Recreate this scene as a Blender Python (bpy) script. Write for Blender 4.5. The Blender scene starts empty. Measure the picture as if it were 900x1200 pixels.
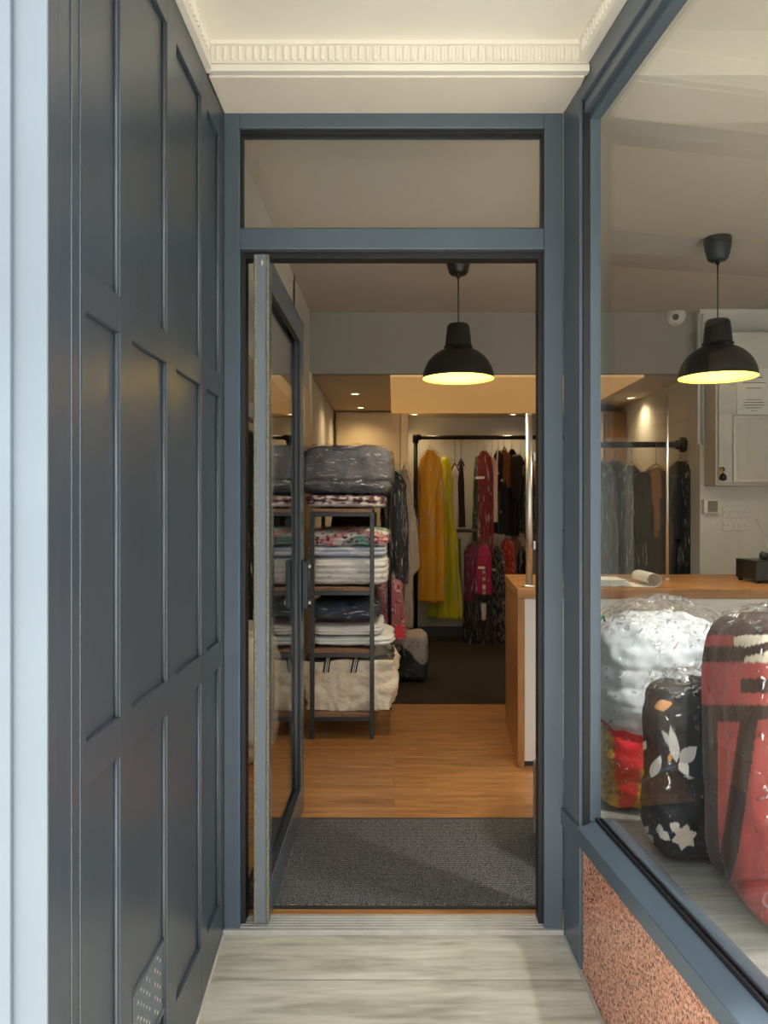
import bpy, math, random
from mathutils import Vector, noise
random.seed(7)
C = bpy.context.scene.collection
PI = math.pi
H = 1.308                                   # eye height above the shop floor

# ------------------------------------------------------------------ helpers
def lin(c):
    return tuple(((v/255)/12.92 if v/255 <= .04045 else ((v/255+.055)/1.055)**2.4) for v in c)

def sstep(a, b, x):
    t = max(0., min(1., (x-a)/(b-a))) if a != b else float(x > a)
    return t*t*(3-2*t)

def sup(a, e):
    """point of the unit superellipse at polar angle a"""
    c, d = math.cos(a), math.sin(a)
    k = (abs(c)**e+abs(d)**e)**(-1/e)
    return c*k, d*k

class MB:
    """collects shapes that become one mesh"""
    def __init__(s): s.v = []; s.f = []; s.c = None
    def box(s, x0, x1, y0, y1, z0, z1):
        n = len(s.v)
        s.v += [(x, y, z) for z in (z0, z1) for y in (y0, y1) for x in (x0, x1)]
        s.f += [tuple(n+i for i in q) for q in ((0,2,3,1),(4,5,7,6),(0,1,5,4),(2,6,7,3),(0,4,6,2),(1,3,7,5))]
        return s
    def prism(s, poly, z0, z1):
        """poly: counter-clockwise xy outline"""
        n = len(s.v); k = len(poly)
        s.v += [(x, y, z0) for x, y in poly] + [(x, y, z1) for x, y in poly]
        s.f += [tuple(n+i for i in reversed(range(k))), tuple(n+k+i for i in range(k))]
        s.f += [(n+i, n+(i+1) % k, n+k+(i+1) % k, n+k+i) for i in range(k)]
        return s
    def hexa(s, p):
        """eight corners in the order of box()"""
        n = len(s.v); s.v += [tuple(q) for q in p]
        s.f += [tuple(n+i for i in q) for q in ((0,2,3,1),(4,5,7,6),(0,1,5,4),(2,6,7,3),(0,4,6,2),(1,3,7,5))]
        return s
    def grid(s, fn, nu, nv, wrap=False, cap=False):
        n = len(s.v); m = nu if wrap else nu+1
        for j in range(nv+1):
            for i in range(m):
                s.v.append(tuple(fn(i/nu, j/nv)))
        for j in range(nv):
            for i in range(nu):
                a = n+j*m+i; b = n+j*m+(i+1) % m
                s.f.append((a, b, b+m, a+m))
        if cap and wrap:
            s.f.append(tuple(n+i for i in reversed(range(m))))
            s.f.append(tuple(n+nv*m+i for i in range(m)))
        return s
    def tube(s, pts, r, n=10, cap=True):
        pts = [Vector(p) for p in pts]
        rs = r if isinstance(r, (list, tuple)) else [r]*len(pts)
        base = len(s.v)
        up = None
        for i, p in enumerate(pts):
            t = (pts[min(i+1, len(pts)-1)]-pts[max(i-1, 0)]).normalized()
            if up is None:
                up = Vector((0, 0, 1)) if abs(t.z) < .9 else Vector((1, 0, 0))
            a = t.cross(up).normalized(); b = a.cross(t).normalized(); up = b
            for k in range(n):
                q = 2*PI*k/n
                s.v.append(tuple(p+a*math.cos(q)*rs[i]+b*math.sin(q)*rs[i]))
        for i in range(len(pts)-1):
            for k in range(n):
                a = base+i*n+k; b = base+i*n+(k+1) % n
                s.f.append((a, b, b+n, a+n))
        if cap:
            s.f.append(tuple(base+k for k in reversed(range(n))))
            s.f.append(tuple(base+(len(pts)-1)*n+k for k in range(n)))
        return s
    def lathe(s, prof, c=(0, 0, 0), n=40, cap=True):
        def f(u, v):
            k = min(int(round(v*(len(prof)-1))), len(prof)-1); r, z = prof[k]
            return (c[0]+r*math.cos(2*PI*u), c[1]+r*math.sin(2*PI*u), c[2]+z)
        return s.grid(f, n, len(prof)-1, True, cap)
    def disc_y(s, x, y, z, rx, rz, th, n=24):
        return s.tube([(x, y, z), (x, y-th, z)], rx, n)
    def build(s, name, mat, parent=None, smooth=False, bevel=0, loc=None, colors=None, subsurf=0, solid=0):
        off = Vector((0, 0, 0)); p = parent
        while p is not None: off = off+Vector(p.location); p = p.parent
        if parent is None and loc is not None: off = Vector(loc)
        me = bpy.data.meshes.new(name)
        me.from_pydata([tuple(Vector(q)-off) for q in s.v], [], s.f)
        me.validate(); me.update()
        o = bpy.data.objects.new(name, me); C.objects.link(o)
        if parent is not None: o.parent = parent
        elif loc is not None: o.location = loc
        me.materials.append(mat)
        if smooth:
            me.polygons.foreach_set('use_smooth', [True]*len(me.polygons))
        if colors is not None:
            at = me.color_attributes.new('pattern', 'FLOAT_COLOR', 'POINT')
            for i, q in enumerate(s.v):
                c = colors(q); at.data[i].color = (c[0], c[1], c[2], 1)
        if solid:
            m = o.modifiers.new('thick', 'SOLIDIFY'); m.thickness = solid; m.offset = 0
        if bevel:
            m = o.modifiers.new('edge', 'BEVEL'); m.width = bevel; m.segments = 2; m.limit_method = 'ANGLE'; m.angle_limit = math.radians(40)
            m.harden_normals = False
        if subsurf:
            m = o.modifiers.new('sub', 'SUBSURF'); m.levels = m.render_levels = subsurf
        return o

def thing(name, label, cat, loc=(0, 0, 0), group=None):
    o = bpy.data.objects.new(name, None); C.objects.link(o)
    o.location = loc; o.empty_display_size = .05
    o['label'] = label; o['category'] = cat
    if group: o['group'] = group
    return o

def tag(o, label, cat, group=None):
    o['label'] = label; o['category'] = cat
    if group: o['group'] = group
    return o

def struct(o, label, cat):
    o['kind'] = 'structure'; o['label'] = label; o['category'] = cat
    return o

def dup(root, loc, label=None):
    r = root.copy(); C.objects.link(r); r.location = loc
    if label: r['label'] = label
    def rec(src, dst):
        for ch in list(src.children):
            c = ch.copy(); C.objects.link(c); c.parent = dst
            rec(ch, c)
    rec(root, r)
    return r

# ------------------------------------------------------------------ materials
def newmat(name):
    m = bpy.data.materials.new(name); m.use_nodes = True
    nt = m.node_tree; nt.nodes.clear()
    out = nt.nodes.new('ShaderNodeOutputMaterial')
    return m, nt, out

def N(nt, kind, **kw):
    n = nt.nodes.new('ShaderNode'+kind)
    for k, v in kw.items():
        if k.startswith('i_'):
            key = k[2:].replace('_', ' ')
            n.inputs[key].default_value = v
        else: setattr(n, k, v)
    return n

def L(nt, a, ao, b, bi): nt.links.new(a.outputs[ao], b.inputs[bi])

def coords(nt, scale=(1, 1, 1), src='Object', rot=(0, 0, 0)):
    t = N(nt, 'TexCoord'); m = N(nt, 'Mapping'); m.inputs['Scale'].default_value = scale; m.inputs['Rotation'].default_value = rot
    L(nt, t, src, m, 'Vector'); return m

def plain(name, rgb, rough=.5, metal=0, bump=None, var=0, varscale=8, spec=.5, emit=None, sheen=0, coat=0, scale=(1, 1, 1)):
    m, nt, out = newmat(name)
    b = N(nt, 'BsdfPrincipled'); L(nt, b, 'BSDF', out, 'Surface')
    col = lin(rgb)
    b.inputs['Base Color'].default_value = (*col, 1)
    b.inputs['Roughness'].default_value = rough; b.inputs['Metallic'].default_value = metal
    b.inputs['Specular IOR Level'].default_value = spec
    b.inputs['Sheen Weight'].default_value = sheen
    b.inputs['Coat Weight'].default_value = coat
    if emit:
        b.inputs['Emission Color'].default_value = (*lin(emit[0]), 1); b.inputs['Emission Strength'].default_value = emit[1]
    co = coords(nt, scale)
    if var:
        n = N(nt, 'TexNoise'); n.inputs['Scale'].default_value = varscale; n.inputs['Detail'].default_value = 5; L(nt, co, 'Vector', n, 'Vector')
        r = N(nt, 'MapRange'); r.inputs['From Min'].default_value = .3; r.inputs['From Max'].default_value = .7
        r.inputs['To Min'].default_value = 1-var; r.inputs['To Max'].default_value = 1+var
        L(nt, n, 'Fac', r, 'Value')
        mx = N(nt, 'VectorMath', operation='SCALE'); mx.inputs[0].default_value = col
        L(nt, r, 'Result', mx, 'Scale'); L(nt, mx, 'Vector', b, 'Base Color')
    if bump:
        n = N(nt, 'TexNoise'); n.inputs['Scale'].default_value = bump[0]; n.inputs['Detail'].default_value = 4; L(nt, co, 'Vector', n, 'Vector')
        bp = N(nt, 'Bump'); bp.inputs['Strength'].default_value = bump[1]; bp.inputs['Distance'].default_value = bump[2] if len(bump) > 2 else .01
        L(nt, n, 'Fac', bp, 'Height'); L(nt, bp, 'Normal', b, 'Normal')
    return m

def pattern_mat(name, rough=.8, sheen=.0, bump=(60, .3, .004)):
    m, nt, out = newmat(name)
    b = N(nt, 'BsdfPrincipled'); L(nt, b, 'BSDF', out, 'Surface')
    a = N(nt, 'VertexColor', layer_name='pattern'); L(nt, a, 'Color', b, 'Base Color')
    b.inputs['Roughness'].default_value = rough; b.inputs['Sheen Weight'].default_value = sheen
    co = coords(nt)
    n = N(nt, 'TexNoise'); n.inputs['Scale'].default_value = bump[0]; n.inputs['Detail'].default_value = 4; L(nt, co, 'Vector', n, 'Vector')
    bp = N(nt, 'Bump'); bp.inputs['Strength'].default_value = bump[1]; bp.inputs['Distance'].default_value = bump[2]
    L(nt, n, 'Fac', bp, 'Height'); L(nt, bp, 'Normal', b, 'Normal')
    return m

def wood(name, c0, c1, c2, plank=.19, length=1.4, rough=.4, seam=.35, grain=(1.2, 14, 14), off=(0, 0, 0)):
    """planks along x"""
    m, nt, out = newmat(name)
    b = N(nt, 'BsdfPrincipled'); L(nt, b, 'BSDF', out, 'Surface')
    t = N(nt, 'TexCoord'); mp = N(nt, 'Mapping'); mp.inputs['Location'].default_value = off; L(nt, t, 'Object', mp, 'Vector')
    br = N(nt, 'TexBrick'); br.inputs['Scale'].default_value = 1; br.inputs['Brick Width'].default_value = length; br.inputs['Row Height'].default_value = plank
    br.inputs['Mortar Size'].default_value = .0018; br.inputs['Mortar Smooth'].default_value = .3; br.inputs['Bias'].default_value = 0
    br.inputs['Color1'].default_value = (0, 0, 0, 1); br.inputs['Color2'].default_value = (1, 1, 1, 1); br.inputs['Mortar'].default_value = (.5, .5, .5, 1)
    br.offset = .37
    L(nt, mp, 'Vector', br, 'Vector')
    gs = N(nt, 'Mapping'); gs.inputs['Scale'].default_value = grain; L(nt, mp, 'Vector', gs, 'Vector')
    add = N(nt, 'VectorMath', operation='ADD'); L(nt, gs, 'Vector', add, 0)
    sc = N(nt, 'VectorMath', operation='SCALE'); sc.inputs['Scale'].default_value = 7; L(nt, br, 'Color', sc, 0); L(nt, sc, 'Vector', add, 1)
    n = N(nt, 'TexNoise'); n.inputs['Scale'].default_value = 2.2; n.inputs['Detail'].default_value = 7; n.inputs['Distortion'].default_value = .6; L(nt, add, 'Vector', n, 'Vector')
    n2 = N(nt, 'TexNoise'); n2.inputs['Scale'].default_value = 7; n2.inputs['Detail'].default_value = 5; L(nt, add, 'Vector', n2, 'Vector')
    mixn = N(nt, 'Math', operation='MULTIPLY_ADD'); mixn.inputs[1].default_value = .35; L(nt, n2, 'Fac', mixn, 0); 
    half = N(nt, 'Math', operation='MULTIPLY'); half.inputs[1].default_value = .65; L(nt, n, 'Fac', half, 0); L(nt, half, 'Value', mixn, 2)
    cr = N(nt, 'ValToRGB'); e = cr.color_ramp.elements
    e[0].position = .34; e[0].color = (*lin(c0), 1); e[1].position = .68; e[1].color = (*lin(c2), 1)
    k = e.new(.5); k.color = (*lin(c1), 1)
    L(nt, mixn, 'Value', cr, 'Fac')
    mm = N(nt, 'Mix', data_type='RGBA', blend_type='MULTIPLY'); L(nt, cr, 'Color', mm, 'A'); L(nt, br, 'Fac', mm, 'Factor')
    mm.inputs['B'].default_value = (seam, seam, seam, 1)
    L(nt, mm, 'Result', b, 'Base Color')
    b.inputs['Roughness'].default_value = rough
    bp = N(nt, 'Bump'); bp.inputs['Strength'].default_value = .15; bp.inputs['Distance'].default_value = .002; L(nt, mixn, 'Value', bp, 'Height'); L(nt, bp, 'Normal', b, 'Normal')
    return m

def film(name, base=.025, edge=.14, glint=.55, rough=.12, scale=(14, 14, 5), dist=.02, strength=.8, lo=.56, hi=.70):
    """thin clear wrapping: transparent, with glossy creases"""
    m, nt, out = newmat(name)
    co = coords(nt, scale)
    n = N(nt, 'TexNoise'); n.inputs['Scale'].default_value = 1.6; n.inputs['Detail'].default_value = 3; n.inputs['Distortion'].default_value = 1.8; L(nt, co, 'Vector', n, 'Vector')
    v = N(nt, 'TexNoise'); v.inputs['Scale'].default_value = 2.4; v.inputs['Detail'].default_value = 3; v.inputs['Distortion'].default_value = 2.2; L(nt, co, 'Vector', v, 'Vector')
    bp = N(nt, 'Bump'); bp.inputs['Strength'].default_value = strength; bp.inputs['Distance'].default_value = dist; L(nt, n, 'Fac', bp, 'Height')
    g = N(nt, 'BsdfGlossy'); g.inputs['Roughness'].default_value = rough; L(nt, bp, 'Normal', g, 'Normal')
    tr = N(nt, 'BsdfTransparent')
    lw = N(nt, 'LayerWeight'); lw.inputs['Blend'].default_value = .5
    pw = N(nt, 'Math', operation='POWER'); pw.inputs[1].default_value = 5; L(nt, lw, 'Facing', pw, 0)
    mr = N(nt, 'MapRange'); mr.inputs['To Min'].default_value = base; mr.inputs['To Max'].default_value = edge; L(nt, pw, 'Value', mr, 'Value')
    cz_ = N(nt, 'MapRange', interpolation_type='SMOOTHSTEP'); cz_.inputs['From Min'].default_value = lo; cz_.inputs['From Max'].default_value = hi
    cz_.inputs['To Min'].default_value = 0; cz_.inputs['To Max'].default_value = glint; L(nt, v, 'Fac', cz_, 'Value')
    ad = N(nt, 'Math', operation='ADD', use_clamp=True); L(nt, mr, 'Result', ad, 0); L(nt, cz_, 'Result', ad, 1)
    mx = N(nt, 'MixShader'); L(nt, ad, 'Value', mx, 'Fac'); L(nt, tr, 'BSDF', mx, 1); L(nt, g, 'BSDF', mx, 2)
    L(nt, mx, 'Shader', out, 'Surface')
    return m

def glass(name, tint=(.97, .985, .98), f0=.04):
    m, nt, out = newmat(name)
    lw = N(nt, 'LayerWeight'); lw.inputs['Blend'].default_value = .5
    pw = N(nt, 'Math', operation='POWER'); pw.inputs[1].default_value = 5; L(nt, lw, 'Facing', pw, 0)
    mr = N(nt, 'MapRange'); mr.inputs['To Min'].default_value = f0; mr.inputs['To Max'].default_value = 1; L(nt, pw, 'Value', mr, 'Value')
    g = N(nt, 'BsdfGlossy'); g.inputs['Roughness'].default_value = 0
    tr = N(nt, 'BsdfTransparent'); tr.inputs['Color'].default_value = (*tint, 1)
    mx = N(nt, 'MixShader'); L(nt, mr, 'Result', mx, 'Fac'); L(nt, tr, 'BSDF', mx, 1); L(nt, g, 'BSDF', mx, 2)
    L(nt, mx, 'Shader', out, 'Surface')
    return m

def speckle(name, cols, scale, rough=.3, spec=.5):
    m, nt, out = newmat(name)
    b = N(nt, 'BsdfPrincipled'); L(nt, b, 'BSDF', out, 'Surface'); b.inputs['Roughness'].default_value = rough
    co = coords(nt)
    v = N(nt, 'TexVoronoi'); v.inputs['Scale'].default_value = scale; L(nt, co, 'Vector', v, 'Vector')
    sep = N(nt, 'SeparateColor'); L(nt, v, 'Color', sep, 'Color')
    cr = N(nt, 'ValToRGB'); cr.color_ramp.interpolation = 'CONSTANT'
    e = cr.color_ramp.elements
    while len(e) > 1: e.remove(e[-1])
    e[0].position = 0; e[0].color = (*lin(cols[0]), 1)
    for i, c in enumerate(cols[1:]):
        k = e.new((i+1)/len(cols)); k.color = (*lin(c), 1)
    L(nt, sep, 'Red', cr, 'Fac'); L(nt, cr, 'Color', b, 'Base Color')
    return m

def carpet(name, c0, c1, ribs=None, scale=260):
    m, nt, out = newmat(name)
    b = N(nt, 'BsdfPrincipled'); L(nt, b, 'BSDF', out, 'Surface'); b.inputs['Roughness'].default_value = .95; b.inputs['Specular IOR Level'].default_value = .1
    co = coords(nt)
    n = N(nt, 'TexNoise'); n.inputs['Scale'].default_value = scale; n.inputs['Detail'].default_value = 3; L(nt, co, 'Vector', n, 'Vector')
    cr = N(nt, 'ValToRGB'); e = cr.color_ramp.elements
    e[0].position = .42; e[0].color = (*lin(c0), 1); e[1].position = .66; e[1].color = (*lin(c1), 1)
    L(nt, n, 'Fac', cr, 'Fac')
    if ribs:
        w = N(nt, 'TexWave'); w.bands_direction = 'Y'; w.inputs['Scale'].default_value = ribs; w.inputs['Distortion'].default_value = .3; L(nt, co, 'Vector', w, 'Vector')
        mr = N(nt, 'MapRange'); mr.inputs['To Min'].default_value = .35; mr.inputs['To Max'].default_value = 1.1; L(nt, w, 'Fac', mr, 'Value')
        sc = N(nt, 'VectorMath', operation='SCALE'); L(nt, cr, 'Color', sc, 0); L(nt, mr, 'Result', sc, 'Scale'); L(nt, sc, 'Vector', b, 'Base Color')
        bp = N(nt, 'Bump'); bp.inputs['Distance'].default_value = .003; L(nt, w, 'Fac', bp, 'Height'); L(nt, bp, 'Normal', b, 'Normal')
    else:
        L(nt, cr, 'Color', b, 'Base Color')
    return m

M = {}
M['slate'] = plain('slate_gloss_paint', (64, 71, 79), .3, bump=(22, .06, .004), var=.05, varscale=3)
M['slate_frame'] = plain('slate_frame_paint', (80, 92, 102), .27, var=.03, bump=(30, .03, .002))
M['dark_seal'] = plain('black_gasket', (22, 23, 25), .5)
M['pilaster'] = plain('pale_blue_paint', (108, 119, 128), .4, var=.03, varscale=6, bump=(18, .06, .004))
M['cream'] = plain('cream_gloss_plaster', (232, 226, 214), .55, bump=(25, .08, .004), var=.02)
M['cream_soffit'] = plain('cream_soffit_paint', (230, 220, 204), .55, var=.02)
M['ramp'] = wood('weathered_grey_planks', (136, 130, 114), (172, 167, 150), (196, 191, 176), plank=.36, length=90., rough=.55, seam=.55, grain=(1.1, 9, 9), off=(20, -2.207, 0))
M['floor'] = wood('honey_oak_planks', (128, 84, 48), (168, 118, 70), (194, 144, 92), plank=.125, length=1.25, rough=.33, seam=.55, grain=(1.3, 12, 12))
M['oak'] = wood('oak_veneer', (150, 104, 58), (172, 122, 72), (188, 138, 86), plank=5, length=9, rough=.4, grain=(1.5, 8, 20))
M['oak_v'] = wood('oak_veneer_upright', (150, 104, 58), (172, 122, 72), (188, 138, 86), plank=9, length=9, rough=.4, grain=(16, 16, 1.5), off=(3, 3, 0))
M['shelf_wood'] = wood('brown_shelf_board', (104, 76, 58), (128, 96, 74), (146, 112, 88), plank=5, length=9, rough=.5)
M['granite'] = speckle('pink_granite', [(206, 146, 118), (186, 124, 98), (220, 170, 146), (136, 92, 78), (196, 134, 108), (170, 112, 88), (94, 72, 66), (212, 156, 130), (200, 140, 112)], 200, .2)
M['alu'] = plain('worn_aluminium', (196, 194, 188), .42, .6, bump=(40, .1, .002), var=.1, varscale=14)
M['brush'] = plain('dusty_brush_strip', (124, 122, 100), .9, var=.3, varscale=120, bump=(300, .6, .004))
M['edge_metal'] = plain('door_edge_metal', (112, 120, 130), .45, .1)
M['glass'] = glass('window_glass')
M['mat'] = carpet('ribbed_entrance_pile', (44, 44, 46), (164, 163, 164), ribs=28, scale=330)
M['rubber'] = plain('black_rubber', (24, 24, 26), .6)
M['carpet'] = carpet('dark_brown_carpet', (38, 34, 32), (70, 64, 58))
M['wall'] = plain('warm_white_wall', (206, 201, 190), .7, bump=(40, .05, .003))
M['wallgrey'] = plain('grey_white_wall', (178, 176, 168), .7, bump=(40, .05, .003))
M['bulkhead'] = plain('grey_bulkhead_paint', (152, 148, 141), .75)
M['ceil'] = plain('matt_ceiling', (190, 181, 168), .8)
M['lowceil'] = plain('tan_ceiling', (190, 170, 140), .7)
M['skirting'] = plain('slate_skirting', (66, 74, 80), .4)
M['panel_added_glow'] = plain('ceiling_panel_added_glow', (236, 208, 160), .6, emit=((255, 190, 112), .22))  # weak emission added so the panel reads as warmly lit
M['cupboard'] = plain('beige_cupboard_front', (206, 186, 150), .45)
M['cupboard_edge'] = plain('cream_cupboard_edge', (222, 206, 172), .45)
M['white_panel'] = plain('white_laminate', (226, 222, 212), .35)
M['chrome'] = plain('polished_steel', (220, 214, 204), .38, 1)
M['black_metal'] = plain('black_iron_pipe', (26, 26, 28), .35, .6)
M['grey_metal'] = plain('grey_steel_tube', (92, 96, 98), .4, .6)
M['shelf_metal'] = plain('charcoal_shelf_frame', (58, 62, 65), .4, .3)
M['lamp_black'] = plain('matt_black_lamp', (24, 23, 22), .42)
M['lamp_in'] = plain('yellow_shade_lining', (250, 226, 84), .5)
M['bulb'] = plain('warm_bulb', (255, 240, 180), .4, emit=((255, 214, 120), 14))
M['downlight'] = plain('downlight_lens', (255, 240, 210), .4, emit=((255, 220, 160), 9))
M['white_plastic'] = plain('white_plastic', (228, 226, 220), .4)
M['black_plastic'] = plain('black_plastic', (22, 23, 25), .35)
M['paper'] = plain('white_paper', (232, 230, 224), .8)
M['ink'] = plain('grey_print', (96, 94, 92), .8)
M['handle_green'] = plain('bottle_green_enamel', (22, 40, 42), .3)
M['cabinet'] = plain('pale_grey_steel_cabinet', (212, 210, 204), .45)
M['board'] = plain('pale_board_sheet', (206, 204, 196), .3)
M['brass'] = plain('brass', (186, 150, 80), .3, 1)
M['pave'] = plain('pale_paving', (206, 202, 192), .9, var=.1, varscale=2)
M['deck'] = wood('grey_display_boards', (142, 140, 132), (164, 162, 154), (182, 180, 172), plank=.2, length=1.5, rough=.5, seam=.7)
M['film'] = film('clear_bag_film', scale=(9, 9, 6), dist=.05)
M['film_h'] = film('clear_garment_film', scale=(20, 20, 1.3), dist=.06, glint=.65, lo=.60, hi=.67, rough=.28)
M['film_w'] = film('taut_wrapping_film', scale=(3.5, 3.5, 16), dist=.05, glint=.6, lo=.55, hi=.67, rough=.25)
M['film_d'] = film('crinkled_window_bag_film', scale=(9, 9, 7), dist=.02, strength=.5, glint=.5, lo=.61, hi=.67, edge=.05, rough=.1, base=.014)
M['film_n'] = film('gathered_bag_neck_film', scale=(11, 11, 11), dist=.03, glint=.5, lo=.52, hi=.62, edge=.25, base=.04, rough=.15)
M['acrylic'] = glass('acrylic_screen', (.97, .98, .97), .02)
M['pattern'] = pattern_mat('printed_cotton')
M['plush'] = pattern_mat('plush_pile', .9, .12, (90, .5, .006))
M['cream_bag'] = plain('cream_woven_plastic', (232, 222, 198), .42, bump=(9, .7, .05), var=.04)
M['bag_in'] = plain('grey_bag_lining', (150, 150, 148), .6)
M['hanger_wire'] = plain('steel_wire', (150, 150, 148), .3, 1)
M['hanger_wood'] = plain('pine_hanger', (176, 122, 66), .5)
M['white_cloth'] = plain('white_cotton', (226, 226, 226), .85, bump=(10, .3, .02))
M['red_tag'] = plain('red_ticket', (196, 28, 40), .5)
_cl = {}
def cloth(rgb, rough=.75, var=.12):
    k = (rgb, rough)
    if k not in _cl:
        _cl[k] = plain('cloth_%d_%d_%d' % rgb, rgb, rough, bump=(9, .5, .03), var=var, varscale=5, sheen=.1, scale=(2.5, 2.5, .5), spec=.3)
    return _cl[k]

# ------------------------------------------------------------------ camera
cam = bpy.data.cameras.new('camera'); co = bpy.data.objects.new('camera', cam); C.objects.link(co)
co.location = (0, 0, H); co.rotation_euler = (PI/2, 0, 0)
cam.sensor_fit = 'AUTO'; cam.sensor_width = 36; cam.lens = 27
cam.shift_x = -12/1200; cam.shift_y = -3/1200
cam.clip_start = .02; cam.clip_end = 200
bpy.context.scene.camera = co

# ------------------------------------------------------------------ world, colour
w = bpy.data.worlds.new('daylight'); bpy.context.scene.world = w; w.use_nodes = True
nt = w.node_tree; nt.nodes.clear()
wo = nt.nodes.new('ShaderNodeOutputWorld'); bg = nt.nodes.new('ShaderNodeBackground')
bg.inputs['Color'].default_value = (.94, .975, 1.0, 1); bg.inputs['Strength'].default_value = 3.2
nt.links.new(bg.outputs[0], wo.inputs[0])
vs = bpy.context.scene.view_settings
vs.view_transform = 'Standard'; vs.look = 'None'; vs.gamma = 1; vs.use_curve_mapping = False; vs.exposure = .4
cy = bpy.context.scene.cycles
cy.max_bounces = 10; cy.transparent_max_bounces = 24; cy.diffuse_bounces = 5; cy.glossy_bounces = 4
cy.caustics_reflective = False; cy.caustics_refractive = False; cy.sample_clamp_indirect = 6
try: cy.use_denoising = True
except Exception: pass

sl = bpy.data.lights.new('sun', 'SUN'); sl.energy = 5.8; sl.color = (1, .97, .92); sl.angle = math.radians(3)
so = bpy.data.objects.new('sun', sl); C.objects.link(so); so.location = (0, -3, 12); so.rotation_euler = (math.radians(12), 0, 0)
# ================================================================== SETTING: outside
def rampz(y): return -.008-.197*(2.39-y)
def wx(y, c=.773): return c-.1033*y          # splayed shop-window planes
YD = 2.39
DW = Vector((.1033, -1, 0)).normalized()     # along the window toward the street
NW = Vector((1, .1033, 0)).normalized()      # into the shop

struct(MB().box(-9, 9, -14, 1.22, -.34, -.24).build('floor_pavement', M['pave']), 'pale street paving in front of the shop', 'pavement')
b = MB()
b.hexa([(-.56, 1.2, rampz(1.2)-.1), (.72, 1.2, rampz(1.2)-.1), (-.56, YD, rampz(YD)-.1), (.60, YD, rampz(YD)-.1),
        (-.56, 1.2, rampz(1.2)), (.72, 1.2, rampz(1.2)), (-.56, YD, rampz(YD)), (.60, YD, rampz(YD))])
struct(b.build('floor_ramp', M['ramp']), 'grey wood-effect ramp rising to the shop doorway', 'ramp')

struct(MB().box(-22, 22, -13, -12, -.3, 7.5).build('wall_opposite', plain('street_brick', (172, 169, 165), .9, var=.1, varscale=1)), 'brick terrace on the other side of the street', 'building')
# panelled wall of the entrance recess
XL = -.531
b = MB()
b.box(-.66, XL-.011, 1.21, 2.47, -.34, 2.75)
cols = [(1.21, 1.327), (1.489, 1.557), (1.797, 1.874), (2.115, 2.182), (2.343, 2.47)]
rails = [(-.34, .103), (.828, .906), (1.650, 1.722), (2.445, 2.75)]
for y0, y1 in cols: b.box(XL-.012, XL, y0, y1, -.34, 2.75)
for z0, z1 in rails: b.box(XL-.012, XL-.0004, 1.21, 2.47, z0, z1)
o = struct(b.build('wall_left', M['slate'], bevel=.0022), 'slate painted timber wall with three tiers of recessed panels', 'wall')
b = MB()                                     # beads along each panel and the corner stile
for (ya, yb) in ((1.327, 1.489), (1.557, 1.797), (1.874, 2.115), (2.182, 2.343)):
    for (z0, z1) in ((.103, .828), (.906, 1.650), (1.722, 2.445)):
        b.tube([(XL-.0075, yb-.0035, z0), (XL-.0075, yb-.0035, z1)], .0042, 8)
for yy in (1.262, 1.297):
    b.box(XL, XL+.0018, yy-.003, yy+.003, -.34, 2.75)
b.build('bead', plain('slate_bead_paint', (84, 90, 95), .16), o, True)
PERF = []
for k in range(9):
    for j in range(10):
        y = 1.595+j*.019; z = .163+k*.0155
        if (j+k) % 2 == 0 and (j % 3 or k % 2): PERF.append((y, z))
v = thing('air_vent', 'pierced slate air vent near the bottom of the panelled wall', 'vent', (XL-.009, 1.69, .16))
MB().box(XL-.0115, XL-.0075, 1.578, 1.79, .14, .307).build('grille_plate', M['slate_frame'], v, bevel=.001)
MB().box(XL-.0085, XL-.004, 1.578, 1.79, .297, .307).box(XL-.0085, XL-.004, 1.578, 1.79, .14, .148).box(XL-.0085, XL-.004, 1.578, 1.584, .148, .297).build('rim', M['slate_frame'], v, bevel=.001)
for (y, z) in PERF:
    MB().tube([(XL-.0085, y, z), (XL-.0068, y, z)], .0042, 8).build('perforation_glint', M['alu'], v)  # pale studs stand for the highlights on the paint at the holes

# pilaster facing the street
struct(MB().box(-.583, -.5255, 1.163, 1.1685, -.34, 2.9).build('trim_1', M['pilaster'], bevel=.0015), 'pale blue painted pilaster face at the corner of the shopfront', 'pilaster')
struct(MB().box(-.86, -.577, 1.154, 1.1625, -.34, 2.9).box(-.86, -.584, 1.1625, 1.215, -.34, 2.9).build('trim_2', M['pilaster'], bevel=.0015), 'outer strip of the pale blue shopfront pilaster', 'pilaster')
struct(MB().box(-.583, -.5262, 1.1685, 1.206, -.34, 2.75).box(-.583, -.5275, 1.206, 1.212, -.34, 2.75).build('trim_3', M['slate'], bevel=.002), 'slate return of the pilaster beside the panelled wall', 'return')
struct(MB().box(-3.5, -.862, 1.2, 1.4, -.34, 4.5).build('wall_neighbour', M['wall']), 'plain facade wall beside the shopfront', 'wall')

# recess ceiling, soffit and cornice
struct(MB().box(-.64, .74, 1.02, 2.21, 2.63, 2.72).build('ceiling_porch', M['cream']), 'cream ceiling of the entrance recess', 'ceiling')
struct(MB().box(-.53, .545, 2.19, 2.47, 2.541, 2.72).build('ceiling_soffit', M['cream_soffit'], bevel=.004), 'flat cream soffit above the door head', 'soffit')
def cornice_front():
    b = MB()
    b.box(-.52, .55, 2.172, 2.192, 2.545, 2.632)
    b.box(-.52, .55, 2.158, 2.174, 2.541, 2.560)
    b.box(-.52, .55, 2.166, 2.174, 2.566, 2.572)
    b.box(-.52, .55, 2.162, 2.174, 2.620, 2.632)
    x = -.50
    while x < .53:
        b.tube([(x, 2.171, 2.578), (x, 2.171, 2.616)], .0068, 8); x += .0212
    return b
struct(cornice_front().build('trim_4', M['cream'], bevel=.002), 'cream fluted plaster cornice above the door', 'cornice')
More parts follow.
